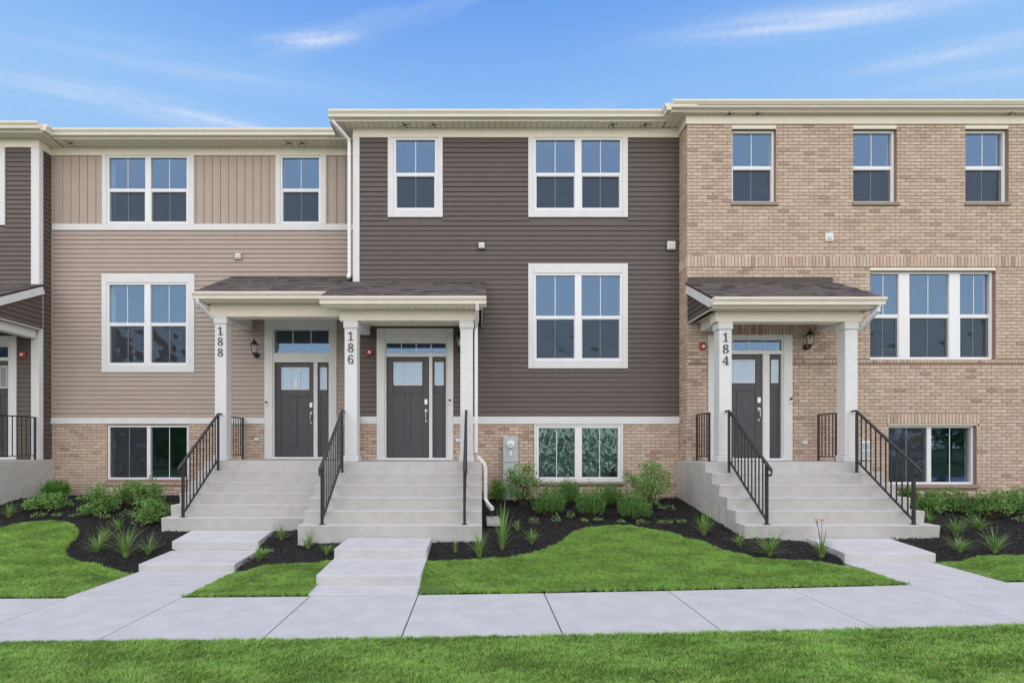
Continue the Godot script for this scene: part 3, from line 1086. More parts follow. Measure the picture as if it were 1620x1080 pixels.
func shrub(called: String, kind: String, label: String, x: float, z: float, w: float, h: float, group: String) -> void:
	var y := level(x, z) + 0.015
	var t := thing(called, label, "shrub" if kind in ["leafy", "open", "yew", "feather"] else "plant", Vector3(x, y, z), group)
	var s := Shape.new()
	s.colored = true
	var st := Shape.new()
	var r := w * 0.5
	match kind:
		"leafy", "open":
			var sparse := kind == "open"
			var clumps := int((30 if sparse else 30) * (0.6 + w))
			for k in clumps:
				var q := any_dir()
				var rad := pow(rng.randf(), 0.4)
				var c := Vector3(q.x * r * rad * 0.88, h * (0.5 + 0.44 * q.y * rad) if sparse else h * (0.12 + 0.78 * absf(q.y) * rad), q.z * r * rad * 0.88)
				var root := Vector3(rng.randf_range(-1, 1), 0, rng.randf_range(-1, 1)) * r * 0.18
				var mid := root.lerp(c, 0.5) + Vector3(0, h * 0.08, 0)
				st.tube([Vector3(x, y, z) + root - Vector3(0, 0.03, 0), Vector3(x, y, z) + mid, Vector3(x, y, z) + c], [0.005, 0.004, 0.002], 4)
				var cr := rng.randf_range(0.07, 0.12) * (0.7 + 0.5 * w)
				for i in 46 if sparse else 52:
					var o := any_dir() * cr * pow(rng.randf(), 0.5)
					o.y *= 0.75
					var p := c + o
					if p.y < 0.01:
						continue
					var dir := (o.normalized() + Vector3.UP * 0.35 + any_dir() * 0.5).normalized()
					var sd := dir.cross(any_dir()).normalized()
					leaf(s, Vector3(x, y, z) + p, dir, sd, rng.randf_range(0.032, 0.052) if not sparse else rng.randf_range(0.04, 0.065), rng.randf_range(0.018, 0.028), green(Color(0.11, 0.235, 0.05), Color(0.20, 0.36, 0.085)))
		"yew", "feather":
			var fine := kind == "feather"
			for k in int((260 if fine else 300) * (0.5 + w)):
				var a := rng.randf() * TAU
				var rr := sqrt(rng.randf())
				var hh := h * rng.randf_range(0.45, 1.0) * (1.0 - 0.28 * rr * rr)
				var base := Vector3(cos(a), 0, sin(a)) * r * rr * 0.55
				var top := Vector3(cos(a), 0, sin(a)) * r * rr * rng.randf_range(0.85, 1.1) + Vector3(0, hh, 0)
				if rng.randf() < 0.35:
					top.y *= rng.randf_range(0.4, 0.9)
					top += Vector3(cos(a), 0, sin(a)) * r * 0.25 * rng.randf()
				var mid := base.lerp(top, 0.55) + Vector3(cos(a), 0, sin(a)) * r * 0.12
				if k % 12 == 0:
					st.tube([Vector3(x, y - 0.02, z) + base * 0.4, Vector3(x, y, z) + mid, Vector3(x, y, z) + top], [0.005, 0.003, 0.0015], 4)
				for i in 16:
					var f := rng.randf_range(0.30, 1.0)
					var p := base.lerp(mid, f * 2.0) if f < 0.5 else mid.lerp(top, f * 2.0 - 1.0)
					var ax := (top - base).normalized()
					var dir := (ax * 0.8 + any_dir() * 0.75).normalized()
					var c := green(Color(0.065, 0.165, 0.03), Color(0.14, 0.285, 0.06))
					if fine:
						c = green(Color(0.05, 0.19, 0.018), Color(0.10, 0.29, 0.03))
					leaf(s, Vector3(x, y, z) + p, dir, dir.cross(any_dir()).normalized(), rng.randf_range(0.032, 0.05), rng.randf_range(0.009, 0.013), c)
		"tiny", "small":
			for k in int((60 if kind == "tiny" else 80) * (0.6 + 2.0 * w)):
				var a := rng.randf() * TAU
				var rr := sqrt(rng.randf())
				var p := Vector3(cos(a) * r * rr, h * rng.randf_range(0.15, 0.85) * (1.0 - 0.4 * rr), sin(a) * r * rr)
				var dir := (Vector3(cos(a) * rr, 0.5, sin(a) * rr) + any_dir() * 0.6).normalized()
				leaf(s, Vector3(x, y, z) + p, dir, dir.cross(any_dir()).normalized(), rng.randf_range(0.026, 0.042), rng.randf_range(0.016, 0.026), green(Color(0.10, 0.21, 0.06), Color(0.20, 0.32, 0.11)))
				if k % 6 == 0:
					st.tube([Vector3(x, y - 0.02, z) + Vector3(p.x, 0, p.z) * 0.3, Vector3(x, y, z) + p], [0.003, 0.0015], 4)
	put("foliage", s, M.leaf, t)
	if st.v.size():
		put("stems", st, M.stem, t)

func blades(s: Shape, at: Vector3, w: float, h: float, n_: int, width: float, lo: Color, hi: Color) -> void:
	for k in n_:
		var a := rng.randf() * TAU
		var out := Vector3(cos(a), 0, sin(a))
		var side := Vector3(-sin(a), 0, cos(a))
		var reach := w * 0.5 * rng.randf_range(0.2, 1.45)
		var top := h * rng.randf_range(0.45, 1.05)
		var bend := rng.randf_range(0.0, 0.5) if rng.randf() < 0.75 else rng.randf_range(0.5, 0.95)
		var p0 := at + out * rng.randf() * minf(0.035, w * 0.12)
		var pts := []
		for i in 6:
			var f := i / 5.0
			pts.append(p0 + out * reach * pow(f, 1.6) + Vector3.UP * top * (f - bend * f * f * 0.75))
		s.tint = green(lo, hi)
		var wd := width * rng.randf_range(0.7, 1.2)
		for i in 5:
			var wa := wd * (1.0 - 0.12 * i) * 0.5
			var wb := wd * (1.0 - 0.12 * (i + 1)) * 0.5 if i < 4 else 0.0004
			var d: Vector3 = pts[i + 1] - pts[i]
			s.quad(pts[i] - side * wa, pts[i] + side * wa, pts[i + 1] + side * wb, pts[i + 1] - side * wb, d.cross(side) * -1.0)

func tuft(label: String, x: float, z: float, w: float, h: float, group: String, lily := false) -> void:
	var y := level(x, z) + 0.012
	var at := Vector3(x, y, z)
	var t := thing("daylily" if lily else "grass_clump", label, "plant", at, group)
	var s := Shape.new()
	s.colored = true
	blades(s, at - Vector3(0, 0.02, 0), w, h * (0.75 if lily else 1.08), int(30 + 150 * w), 0.0085, Color(0.11, 0.22, 0.04), Color(0.23, 0.37, 0.10))
	blades(s, at - Vector3(0, 0.02, 0), w * 1.1, h * 0.5, int(10 + 40 * w), 0.006, Color(0.26, 0.32, 0.12), Color(0.36, 0.38, 0.18))
	put("leaves", s, M.blade, t)
	if lily:
		var st := Shape.new()
		st.colored = false
		for q in [[-0.085, 0.50, 0.02], [-0.05, 0.46, -0.01], [0.0, 0.49, 0.01], [0.05, 0.38, 0.03]]:
			var top := at + Vector3(q[0], q[1], q[2])
			var k := Shape.new()
			k.tube([at, at + Vector3(q[0] * 0.35, q[1] * 0.55, q[2]), top], [0.004, 0.0035, 0.003], 5)
			put("stalk", k, M.bark, t)
			if q[1] < 0.4:
				continue
			var f := Shape.new()
			for i in 6:
				var a := TAU * i / 6.0
				var d := Vector3(cos(a), 0.75, sin(a)).normalized()
				leaf(f, top, d, Vector3(-sin(a), 0, cos(a)), 0.045, 0.022, Color.WHITE)
			put("flower", f, M.petal, t)

func tree(label: String, x: float, z: float, h: float, w: float, dark: float) -> void:
	var y := level(x, z) - 0.05
	var t := thing("tree", label, "tree", Vector3(x, y, z), "trees across the street")
	var tr := Shape.new()
	var top := Vector3(x, y + h * 0.75, z)
	tr.tube([Vector3(x, y - 0.1, z), Vector3(x + 0.1, y + h * 0.35, z), top], [h * 0.03, h * 0.022, h * 0.006], 8)
	for k in 7:
		var a := TAU * k / 7.0
		var p := Vector3(x, y + h * (0.25 + 0.06 * k), z)
		tr.tube([p, p + Vector3(cos(a) * w * 0.3, h * 0.16, sin(a) * w * 0.3)], [h * 0.012, h * 0.004], 5)
	put("trunk", tr, M.bark, t)
	var s := Shape.new()
	s.colored = true
	for k in 70:
		var q := any_dir() * pow(rng.randf(), 0.35)
		var c := Vector3(x + q.x * w * 0.45, y + h * (0.50 + 0.45 * q.y), z + q.z * w * 0.45)
		for i in 46:
			var o := any_dir() * pow(rng.randf(), 0.5) * w * 0.13
			var dir := any_dir()
			leaf(s, c + o, dir, dir.cross(any_dir()).normalized(), 0.30, 0.17, green(Color(0.05, 0.11, 0.02) * dark, Color(0.12, 0.21, 0.045) * dark))
	put("crown", s, M.leaf, t)

# tens of thousands of grass tufts on a lawn
func turf_blades(called: String, label: String, poly: Array, density: float, edge := 0.0) -> void:
	var pp := PackedVector2Array(poly)
	var lo := pp[0]
	var hi := pp[0]
	for q in pp:
		lo = lo.min(q)
		hi = hi.max(q)
	var f := FastNoiseLite.new()
	f.seed = 77
	f.frequency = 1.1
	f.fractal_octaves = 3
	var g := FastNoiseLite.new()
	g.seed = 78
	g.frequency = 4.5
	var place := []
	var cols := []
	var total := int((hi.x - lo.x) * (hi.y - lo.y) * density)
	for k in total:
		var q := Vector2(rng.randf_range(lo.x, hi.x), rng.randf_range(lo.y, hi.y))
		if not Geometry2D.is_point_in_polygon(q, pp):
			continue
		var m := f.get_noise_2d(q.x, q.y * 2.2)
		var m2 := g.get_noise_2d(q.x, q.y * 1.6)
		var hgt := 0.95 + 0.30 * m + 0.35 * m2 + rng.randf_range(-0.25, 0.25)
		var b := Basis(Vector3.UP, rng.randf() * TAU)
		var lean := Vector3(m2, 0, m) * 0.9
		b = Basis(Vector3.RIGHT.rotated(Vector3.UP, lean.x * 3.0), lean.z * 0.5) * b
		b = b.scaled(Vector3(1.0, maxf(0.4, hgt), 1.0))
		place.append(Transform3D(b, Vector3(q.x, level(q.x, q.y) + 0.008, q.y)))
		var v := 1.0 + 0.30 * m + 0.22 * m2 + rng.randf_range(-0.18, 0.18)
		var yel := clampf(0.5 + 0.5 * g.get_noise_2d(q.x * 0.4 + 50.0, q.y * 0.4), 0, 1)
		if rng.randf() < 0.05:
			cols.append(Color(0.34 * v, 0.36 * v, 0.13 * v))
			continue
		cols.append(Color(lerpf(0.195, 0.265, yel) * v, lerpf(0.405, 0.440, yel) * v, lerpf(0.056, 0.076, yel) * v))
	var s := Shape.new()
	s.colored = true
	for k in 18:
		var a := rng.randf() * TAU
		var p := Vector3(rng.randf_range(-1, 1), 0, rng.randf_range(-1, 1)) * 0.028
		var out := Vector3(cos(a), 0, sin(a))
		var side := Vector3(-sin(a), 0, cos(a)) * 0.0017
		var h := rng.randf_range(0.020, 0.040)
		var m1 := p + out * 0.007 + Vector3.UP * h * 0.6
		var tp := p + out * rng.randf_range(0.012, 0.03) + Vector3.UP * h
		var j := rng.randf_range(0.75, 1.25)
		s.tint = Color(j, j, j)
		s.quad(p - side, p + side, m1 + side * 0.85, m1 - side * 0.85, out + Vector3.UP * 0.3)
		s.tri(m1 - side * 0.85, m1 + side * 0.85, tp, out + Vector3.UP * 0.3)
	var mm := MultiMesh.new()
	mm.transform_format = MultiMesh.TRANSFORM_3D
	mm.use_colors = true
	mm.mesh = s.mesh()
	mm.instance_count = place.size()
	for k in place.size():
		mm.set_instance_transform(k, place[k])
		mm.set_instance_color(k, cols[k])
	var o := MultiMeshInstance3D.new()
	o.name = numbered(called)
	o.multimesh = mm
	o.material_override = M.blade
	add_child(o, true)
	tag(o, label, "grass")
	setting(o, "stuff")

func mulch_chips(count: int) -> void:
	var s := Shape.new()
	s.colored = true
	s.box(-0.016, -0.003, -0.005, 0.016, 0.003, 0.005, 0.0)
	var mm := MultiMesh.new()
	mm.transform_format = MultiMesh.TRANSFORM_3D
	mm.use_colors = true
	mm.mesh = s.mesh()
	mm.instance_count = count
	for k in count:
		var x := rng.randf_range(-9.5, 9.6)
		var z := rng.randf_range(-11.7, -6.9)
		for w in WALKS:
			if x > w[0] - 0.03 and x < w[1] + 0.03 and z > -9.1:
				z = rng.randf_range(-11.7, -10.6)
		var b := Basis(Vector3.UP, rng.randf() * TAU) * Basis(Vector3.BACK, rng.randf_range(-0.7, 0.7)) * Basis(Vector3.RIGHT, rng.randf_range(-0.7, 0.7))
		b = b.scaled(Vector3.ONE * rng.randf_range(0.5, 1.25))
		mm.set_instance_transform(k, Transform3D(b, Vector3(x, level(x, z) + rng.randf_range(0.004, 0.018), z)))
		var g := rng.randf_range(0.006, 0.020) if rng.randf() < 0.9 else rng.randf_range(0.03, 0.09)
		mm.set_instance_color(k, Color(g * 1.35, g * 0.98, g * 0.8) if rng.randf() < 0.2 else Color(g * 1.08, g * 0.98, g * 1.02))
	var o := MultiMeshInstance3D.new()
	o.name = "mulch_chips"
	o.multimesh = mm
	o.material_override = M.mulch_chip
	add_child(o, true)
	tag(o, "loose black bark chips covering the planting beds", "mulch")
	setting(o, "stuff")

# ---------------------------------------------------------------- sky
func sky_color(t: float) -> Vector3:
	var stops := [[0.0, Vector3(1.12, 1.14, 1.15)], [0.12, Vector3(0.80, 0.92, 1.0)], [0.25, Vector3(0.52, 0.74, 0.93)], [0.42, Vector3(0.34, 0.58, 0.92)], [0.54, Vector3(0.265, 0.51, 0.92)], [0.65, Vector3(0.150, 0.355, 0.85)], [1.0, Vector3(0.085, 0.24, 0.70)]]
	for k in stops.size() - 1:
		if t <= stops[k + 1][0]:
			var f: float = (t - stops[k][0]) / (stops[k + 1][0] - stops[k][0])
			return (stops[k][1] as Vector3).lerp(stops[k + 1][1], f)
	return stops[-1][1]

func make_sky() -> Sky:
	var w := 2048
	var h := 1024
	var im := Image.create(w, h, false, Image.FORMAT_RGBF)
	var veil := FastNoiseLite.new()
	veil.seed = 5
	veil.frequency = 0.55
	veil.fractal_octaves = 5
	veil.domain_warp_enabled = true
	veil.domain_warp_amplitude = 0.5
	veil.domain_warp_frequency = 0.6
	var broad := FastNoiseLite.new()
	broad.seed = 9
	broad.frequency = 0.35
	broad.fractal_octaves = 3
	# single wisps on a cloud layer at height 1: middle (x, z), half length, half width, turn, strength
	var wisps := [[-0.41, -1.297, 0.10, 0.022, -0.06, 0.75], [0.78, -1.24, 0.26, 0.042, -0.157, 0.55], [0.98, -1.20, 0.30, 0.020, -0.20, 0.35], [1.22, -1.335, 0.17, 0.035, -0.35, 0.50], [-1.0, -1.54, 0.36, 0.070, 0.38, 0.36], [-0.80, -1.62, 0.16, 0.030, 0.38, 0.35], [-0.75, -1.40, 0.40, 0.07, 0.25, 0.20], [1.5, -1.40, 0.25, 0.03, -0.2, 0.3]]
	var low := Vector3(0.20, 0.24, 0.16)
	for j in h:
		var el := (0.5 - (j + 0.5) / h) * PI
		var sy := sin(el)
		if sy < 0.0:
			var g := sky_color(0.0).lerp(low, clampf(-sy * 12.0, 0, 1)) / EXPOSURE
			for i in w:
				im.set_pixel(i, j, Color(g.x, g.y, g.z))
			continue
		var base := sky_color(sy)
		for i in w:
			var az := (i + 0.5) / w * TAU
			var c := base
			if sy > 0.04:
				var x := sin(az) * cos(el) / sy
				var z := -cos(az) * cos(el) / sy
				var u := x * 0.93 + z * 0.36
				var v := z * 0.93 - x * 0.36
				var d := 0.0
				if sy > 0.07:
					d = clampf(veil.get_noise_2d(u * 0.8, v * 3.4) * 1.5 - 0.22, 0.0, 1.0) * clampf(0.35 + broad.get_noise_2d(x, z) * 1.6, 0.0, 1.0) * lerpf(0.75, 0.40, smoothstep(0.35, 0.5, sy))
				if z < -0.9 and z > -1.9 and absf(x) < 2.0:
					for q in wisps:
						var ca := cos(q[4])
						var sa := sin(q[4])
						var a: float = ((x - q[0]) * ca - (z - q[1]) * sa) / q[2]
						var b: float = ((x - q[0]) * sa + (z - q[1]) * ca) / q[3]
						var e := a * a + b * b
						if e < 6.0:
							var n := 0.62 + 0.75 * veil.get_noise_2d(a * 1.2 + q[0] * 9.0, b * 2.4 + 40.0) + 0.3 * veil.get_noise_2d(a * 4.0, b * 14.0)
							d += q[5] * exp(-e * 0.9) * clampf(n, 0.0, 1.2)
				d = minf(d, 0.92)
				c = c.lerp(Vector3(0.86, 0.90, 0.97), d)
			c /= EXPOSURE
			im.set_pixel(i, j, Color(c.x, c.y, c.z))
	var p := PanoramaSkyMaterial.new()
	p.panorama = ImageTexture.create_from_image(im)
	var s := Sky.new()
	s.sky_material = p
	return s

# ---------------------------------------------------------------- the houses
func front(z: float) -> Transform3D:
	return Transform3D(Basis.IDENTITY, Vector3(0, 0, z))

func inset(t: Array) -> Array:
	return [t[0] + 0.015, t[1] - 0.015, t[2] + 0.015, t[3] - 0.015]

func house_186() -> void:
	var z := -10.987
	var h := thing("townhouse", "townhouse with dark brown lap siding over a low brick base, number 186", "townhouse", Vector3(0.8, 0.4, z), "townhouses of the row")
	var ta := [-1.86, -0.72, 6.51, 8.166]
	var tb := [1.06, 3.13, 6.51, 8.166]
	var tc := [1.06, 3.13, 3.37, 5.55]
	var td := [1.18, 3.03, 1.01, 2.205]
	var holes := []
	holes.append(window(h, z, [[-1.69, -0.88]], 6.70, 8.12, true, ta, 0.0))
	holes.append(window(h, z, [[1.22, 2.03], [2.17, 2.97]], 6.70, 8.12, true, tb, 0.0))
	holes.append(window(h, z, [[1.22, 2.03], [2.17, 2.97]], 3.57, 5.30, true, tc, 0.0, "glass_wavy", "glass"))
	holes.append(window(h, z, [[1.28, 2.03], [2.18, 2.93]], 1.11, 2.13, false, td, 0.0, "glass_film", "glass_film", "basement window with wrinkled film behind the panes"))
	var casing := [-2.09, -0.50, 4.20]
	holes.append(entrance(h, z, {"casing": casing, "slab": [-1.89, -1.01, 3.61], "side": [-0.93, -0.66], "transom": [3.69, 3.90], "bars": 3}))
	put("wall", slab_with_holes(-2.59, 4.205, 2.30, 8.5, z, z - 0.16, holes), M.dark_siding, h)
	put("foundation_wall", slab_with_holes(-2.59, 4.205, 0.1, 2.2985, z, z - 0.16, holes), M.mortar, h)
	var rt := Shape.new()
	rt.box(-2.588, 0.1, -11.84, -2.50, 8.5, z - 0.001)
	put("return_wall", rt, M.dark_siding, h)
	shell(h, -2.50, 4.195, z, holes, 8.36)
	var skip := [inset(ta), inset(tb), inset(tc), [casing[0] + 0.015, casing[1] - 0.015, 0.0, casing[2] - 0.015]]
	siding(h, -2.448, 4.203, 2.372, 8.168, skip, M.dark_siding, front(z))
	boards(h, [[-2.588, -2.45, 2.372, 8.167, z + 0.001, z + 0.03]], M.trim, "corner_board")
	boards(h, [[-2.588, casing[0] - 0.001, 2.212, 2.37, z + 0.001, z + 0.036], [casing[1] + 0.001, 4.203, 2.212, 2.37, z + 0.001, z + 0.036]], M.trim, "band_board")
	boards(h, [[-2.588, 4.203, 8.168, 8.358, z + 0.001, z + 0.033]], M.cream, "frieze_board")
	brickwork(h, -2.588, 4.203, 0.43, 2.21, z, [[td[0], td[1], td[2] - 0.06, 2.3], [casing[0], casing[1], 0, 5]], [], 300)
	boards(h, [[td[0] - 0.04, td[1] + 0.04, td[2] - 0.055, td[2] - 0.001, z + 0.001, z + 0.05]], M.stone_sill, "window_sill")
	eave(h, -2.99, 3.84, z, 8.36, 0.26)
	soffit_boards(h, -2.99, -2.595, 8.362, -11.30, z + 0.0005)
	boards(h, [[-3.012, -2.991, 8.345, 8.505, -11.30, z + 0.259]], M.cream, "fascia")
	downspout(h, [Vector3(-2.93, 8.40, -10.66), Vector3(-2.93, 8.32, -10.665), Vector3(-2.67, 8.10, -10.93), Vector3(-2.652, 8.0, -10.935), Vector3(-2.652, 5.32, -10.935), Vector3(-2.66, 5.22, -10.88)])
	porch(h, {"zw": z + 0.037, "zc": -9.65, "zg": -9.25, "xl": -2.76, "xr": 0.14, "yg": 4.40, "yw": 5.15, "beam": [4.05, 4.24], "cols": [-2.43, -0.31], "bx": [-2.52, 0.03], "sides": [-2.315, -0.195], "rakes": [1], "number": "186"})
	downspout(h, [Vector3(0.0, 4.27, -9.31), Vector3(0.0, 4.18, -9.34), Vector3(-0.015, 3.98, -9.70), Vector3(-0.02, 3.9, -9.75), Vector3(-0.02, 1.64, -9.75), Vector3(0.02, 1.56, -9.75), Vector3(0.13, 1.44, -9.75), Vector3(0.155, 1.36, -9.75), Vector3(0.155, 0.78, -9.75), Vector3(0.19, 0.70, -9.66), Vector3(0.27, 0.63, -9.45)])

func house_188() -> void:
	var z := -11.844
	var h := thing("townhouse", "townhouse with tan lap siding and upright battens under the eave, number 188", "townhouse", Vector3(-6.1, 0.4, z), "townhouses of the row")
	var te := [-8.41, -6.35, 6.733, 8.265]
	var tf := [-4.52, -3.39, 6.733, 8.265]
	var tg := [-8.42, -6.34, 3.41, 5.62]
	var holes := []
	holes.append(window(h, z, [[-8.26, -7.45], [-7.32, -6.52]], 6.78, 8.218, true, te, 0.0))
	holes.append(window(h, z, [[-4.37, -3.55]], 6.78, 8.218, true, tf, 0.0))
	holes.append(window(h, z, [[-8.26, -7.47], [-7.33, -6.53]], 3.61, 5.37, true, tg, 0.0, "glass_wavy", "glass"))
	holes.append(window(h, z, [[-8.26, -7.43], [-7.35, -6.53]], 1.05, 2.18, false, [], 0.03, "glass_wavy", "glass"))
	var casing := [-4.77, -3.15, 4.62]
	holes.append(entrance(h, z, {"casing": casing, "slab": [-4.55, -3.68, 3.63], "side": [-3.58, -3.34], "transom": [3.85, 4.36], "bars": 2, "lite": [-4.41, -3.78]}))
	put("wall", slab_with_holes(-9.568, -2.592, 2.32, 8.5, z, z - 0.16, holes), M.tan_siding, h)
	put("foundation_wall", slab_with_holes(-9.568, -2.592, 0.1, 2.3185, z, z - 0.16, holes), M.mortar, h)
	shell(h, -9.56, -2.60, z, holes, 8.45)
	siding(h, -9.53, -2.594, 2.392, 6.588, [inset(tg), [casing[0] + 0.015, casing[1] - 0.015, 0.0, casing[2] - 0.015]], M.tan_siding, front(z))
	boards(h, [[-9.566, -9.532, 2.392, 8.264, z + 0.001, z + 0.022]], M.tan_siding, "corner_channel")
	boards(h, [[-9.53, -2.594, 6.59, 6.732, z + 0.001, z + 0.034]], M.trim, "band_board")
	boards(h, [[-9.566, casing[0] - 0.001, 2.252, 2.39, z + 0.001, z + 0.036], [casing[1] + 0.001, -2.594, 2.252, 2.39, z + 0.001, z + 0.036]], M.trim, "band_board")
	boards(h, [[-9.566, -2.594, 8.266, 8.448, z + 0.001, z + 0.033]], M.cream, "frieze_board")
	for sec in [[-9.53, te[0]], [te[1], tf[0]], [tf[1], -2.594]]:
		var k := int(round((sec[1] - sec[0]) / 0.178))
		var e: float = (sec[1] - sec[0]) / k
		for i in k:
			var x: float = sec[0] + i * e
			boards(h, [[x + 0.042, x + e - 0.004, 6.734, 8.263, z + 0.0008, z + 0.008]], M.batten_siding, "siding_panel", 0.002)
			boards(h, [[x + 0.001, x + 0.037, 6.734, 8.263, z + 0.0008, z + 0.024]], M.batten_siding, "batten", 0.005)
	brickwork(h, -9.566, -2.594, 0.43, 2.25, z, [[-8.31, -6.48, 0.94, 2.30], [casing[0], casing[1], 0, 5]], [[-8.36, -6.43, 0.885, 0.94]], 300)
	eave(h, -9.25, -2.60, z, 8.45, 0.34)
	porch(h, {"zw": z + 0.037, "zc": -10.50, "zg": -10.10, "xl": -5.46, "xr": -2.80, "yg": 4.73, "yw": 5.53, "beam": [4.33, 4.58], "cols": [-5.23], "bx": [-5.32, -2.60], "sides": [-5.115], "rakes": [-1], "number": "188"})
	# strip of the same roof behind the neighbour's corner
	downspout(h, [Vector3(-5.40, 4.61, -10.17), Vector3(-5.40, 4.52, -10.2), Vector3(-5.28, 4.30, -10.52), Vector3(-5.13, 4.18, -10.80), Vector3(-5.11, 4.1, -10.81), Vector3(-5.11, 1.5, -10.81)])

func house_184() -> void:
	var z := -10.57
	var h := thing("townhouse", "townhouse clad wholly in tan brick with recessed windows, number 184", "townhouse", Vector3(8.4, 0.4, z), "townhouses of the row")
	var holes := []
	var open := []
	var jambs := []
	for u in [[5.15, 5.94], [7.58, 8.36], [9.83, 10.60], [11.9, 12.67]]:
		var f := window(h, z, [u], 6.68, 8.06, true, [], 0.085)
		holes.append(f)
		open.append([f[0] - 0.005, f[1] + 0.005, 6.565, 8.3])
		jambs.append([f[0] - 0.005, f[1] + 0.005, 6.635, 8.188])
		boards(h, [[f[0] - 0.004, f[1] + 0.004, f[3] + 0.001, 8.189, z - 0.075, z + 0.004]], M.cream, "head_board")
		boards(h, [[f[0] - 0.03, f[1] + 0.03, 6.567, 6.633, z - 0.12, z + 0.042]], M.stone_sill, "window_sill", 0.006)
	var fl := window(h, z, [[7.92, 8.50], [8.72, 9.52], [9.74, 10.34]], 3.535, 5.225, true, [], 0.085, "glass_wavy", "glass")
	holes.append(fl)
	open.append([fl[0] - 0.005, fl[1] + 0.005, fl[2] - 0.005, 5.335])
	jambs.append([fl[0] - 0.005, fl[1] + 0.005, 3.485, 5.333])
	boards(h, [[fl[0] - 0.004, fl[1] + 0.004, fl[3] + 0.001, 5.3335, z - 0.075, z + 0.004]], M.cream, "head_board")
	var fm := window(h, z, [[8.29, 9.07], [9.16, 9.96]], 1.03, 2.125, false, [], 0.085, "glass_wavy", "glass", "basement sliding window mirroring the trees across the street")
	holes.append(fm)
	open.append([fm[0] - 0.005, fm[1] + 0.005, 0.91, 2.2])
	jambs.append([fm[0] - 0.005, fm[1] + 0.005, 0.986, 2.198])
	boards(h, [[fm[0] - 0.004, fm[1] + 0.004, fm[3] + 0.001, 2.199, z - 0.075, z + 0.004]], M.cream, "head_board")
	boards(h, [[fm[0] - 0.05, fm[1] + 0.05, 0.915, 0.984, z - 0.12, z + 0.05]], M.stone_sill, "window_sill", 0.006)
	var casing := [4.62, 6.30, 3.98]
	holes.append(entrance(h, z, {"casing": casing, "slab": [4.82, 5.72, 3.59], "side": [5.86, 6.09], "transom": [3.67, 3.88], "bars": 3}))
	open.append([casing[0] + 0.012, casing[1] - 0.012, 0.0, casing[2] - 0.004])
	put("wall", slab_with_holes(4.212, 13.4, 0.1, 8.5, z, z - 0.16, holes), M.mortar, h)
	var rt := Shape.new()
	rt.box(4.212, 0.1, -10.986, 4.30, 8.5, z - 0.161)
	put("return_wall", rt, M.mortar, h)
	shell(h, 4.31, 13.4, z, holes, 8.37)
	brickwork(h, 4.205, 13.4, 0.45, 8.19, z, open, [[4.205, 13.4, 5.335, 5.555], [8.20, 10.06, 2.20, 2.41], [4.60, 6.32, 3.982, 4.185], [4.205, 13.4, 3.415, 3.482]], 300)
	brickwork(h, -10.975, -10.562, 0.45, 8.19, 0.0, [], [[-10.975, -10.562, 5.335, 5.555]], 0, Transform3D(Basis(Vector3(0, 0, 1), Vector3.UP, Vector3(-1, 0, 0)), Vector3(4.212, 0, 0)))
	for q in jambs:
		brickwork(h, z - 0.062, z + 0.008, q[2], q[3], 0.0, [], [], 0, Transform3D(Basis(Vector3(0, 0, 1), Vector3.UP, Vector3(-1, 0, 0)), Vector3(q[1] + 0.001, 0, 0)), 0.0)
		brickwork(h, z - 0.062, z + 0.008, q[2], q[3], 0.0, [], [], 0, Transform3D(Basis(Vector3(0, 0, 1), Vector3.UP, Vector3(1, 0, 0)), Vector3(q[0] - 0.001, 0, 0)), 0.0)
	boards(h, [[4.17, 13.4, 8.19, 8.368, z + 0.001, z + 0.035]], M.cream, "frieze_board")
	boards(h, [[4.17, 4.2, 8.19, 8.3675, -10.95, z + 0.0005]], M.cream, "frieze_board")
	eave(h, 3.84, 13.4, z, 8.37, 0.13)
	soffit_boards(h, 3.862, 4.205, 8.371, -10.985, z + 0.0005)
	boards(h, [[3.841, 3.862, 8.355, 8.515, -10.72, z + 0.129]], M.cream, "fascia")
	gutter(h, -10.60, -10.418, 8.525, 0.0, M.cream, Transform3D(Basis(Vector3(0, 0, 1), Vector3.UP, Vector3(-1, 0, 0)), Vector3(3.8405, 0, 0)))
	porch(h, {"zw": z + 0.025, "zc": -9.65, "zg": -9.25, "xl": 4.18, "xr": 7.18, "yg": 4.386, "yw": 5.00, "beam": [4.03, 4.22], "cols": [4.43, 6.735], "bx": [4.36, 7.04], "sides": [4.545, 6.85], "rakes": [-1, 1], "number": "184"})
	boards(h, [[4.20, 7.10, 4.99, 5.12, z + 0.024, z + 0.05]], M.flashing, "roof_flashing", 0.006)
	downspout(h, [Vector3(7.10, 4.26, -9.31), Vector3(7.10, 4.16, -9.34), Vector3(7.03, 3.90, -9.72), Vector3(6.88, 3.72, -9.93), Vector3(6.86, 3.65, -9.94), Vector3(6.86, 1.5, -9.94)])

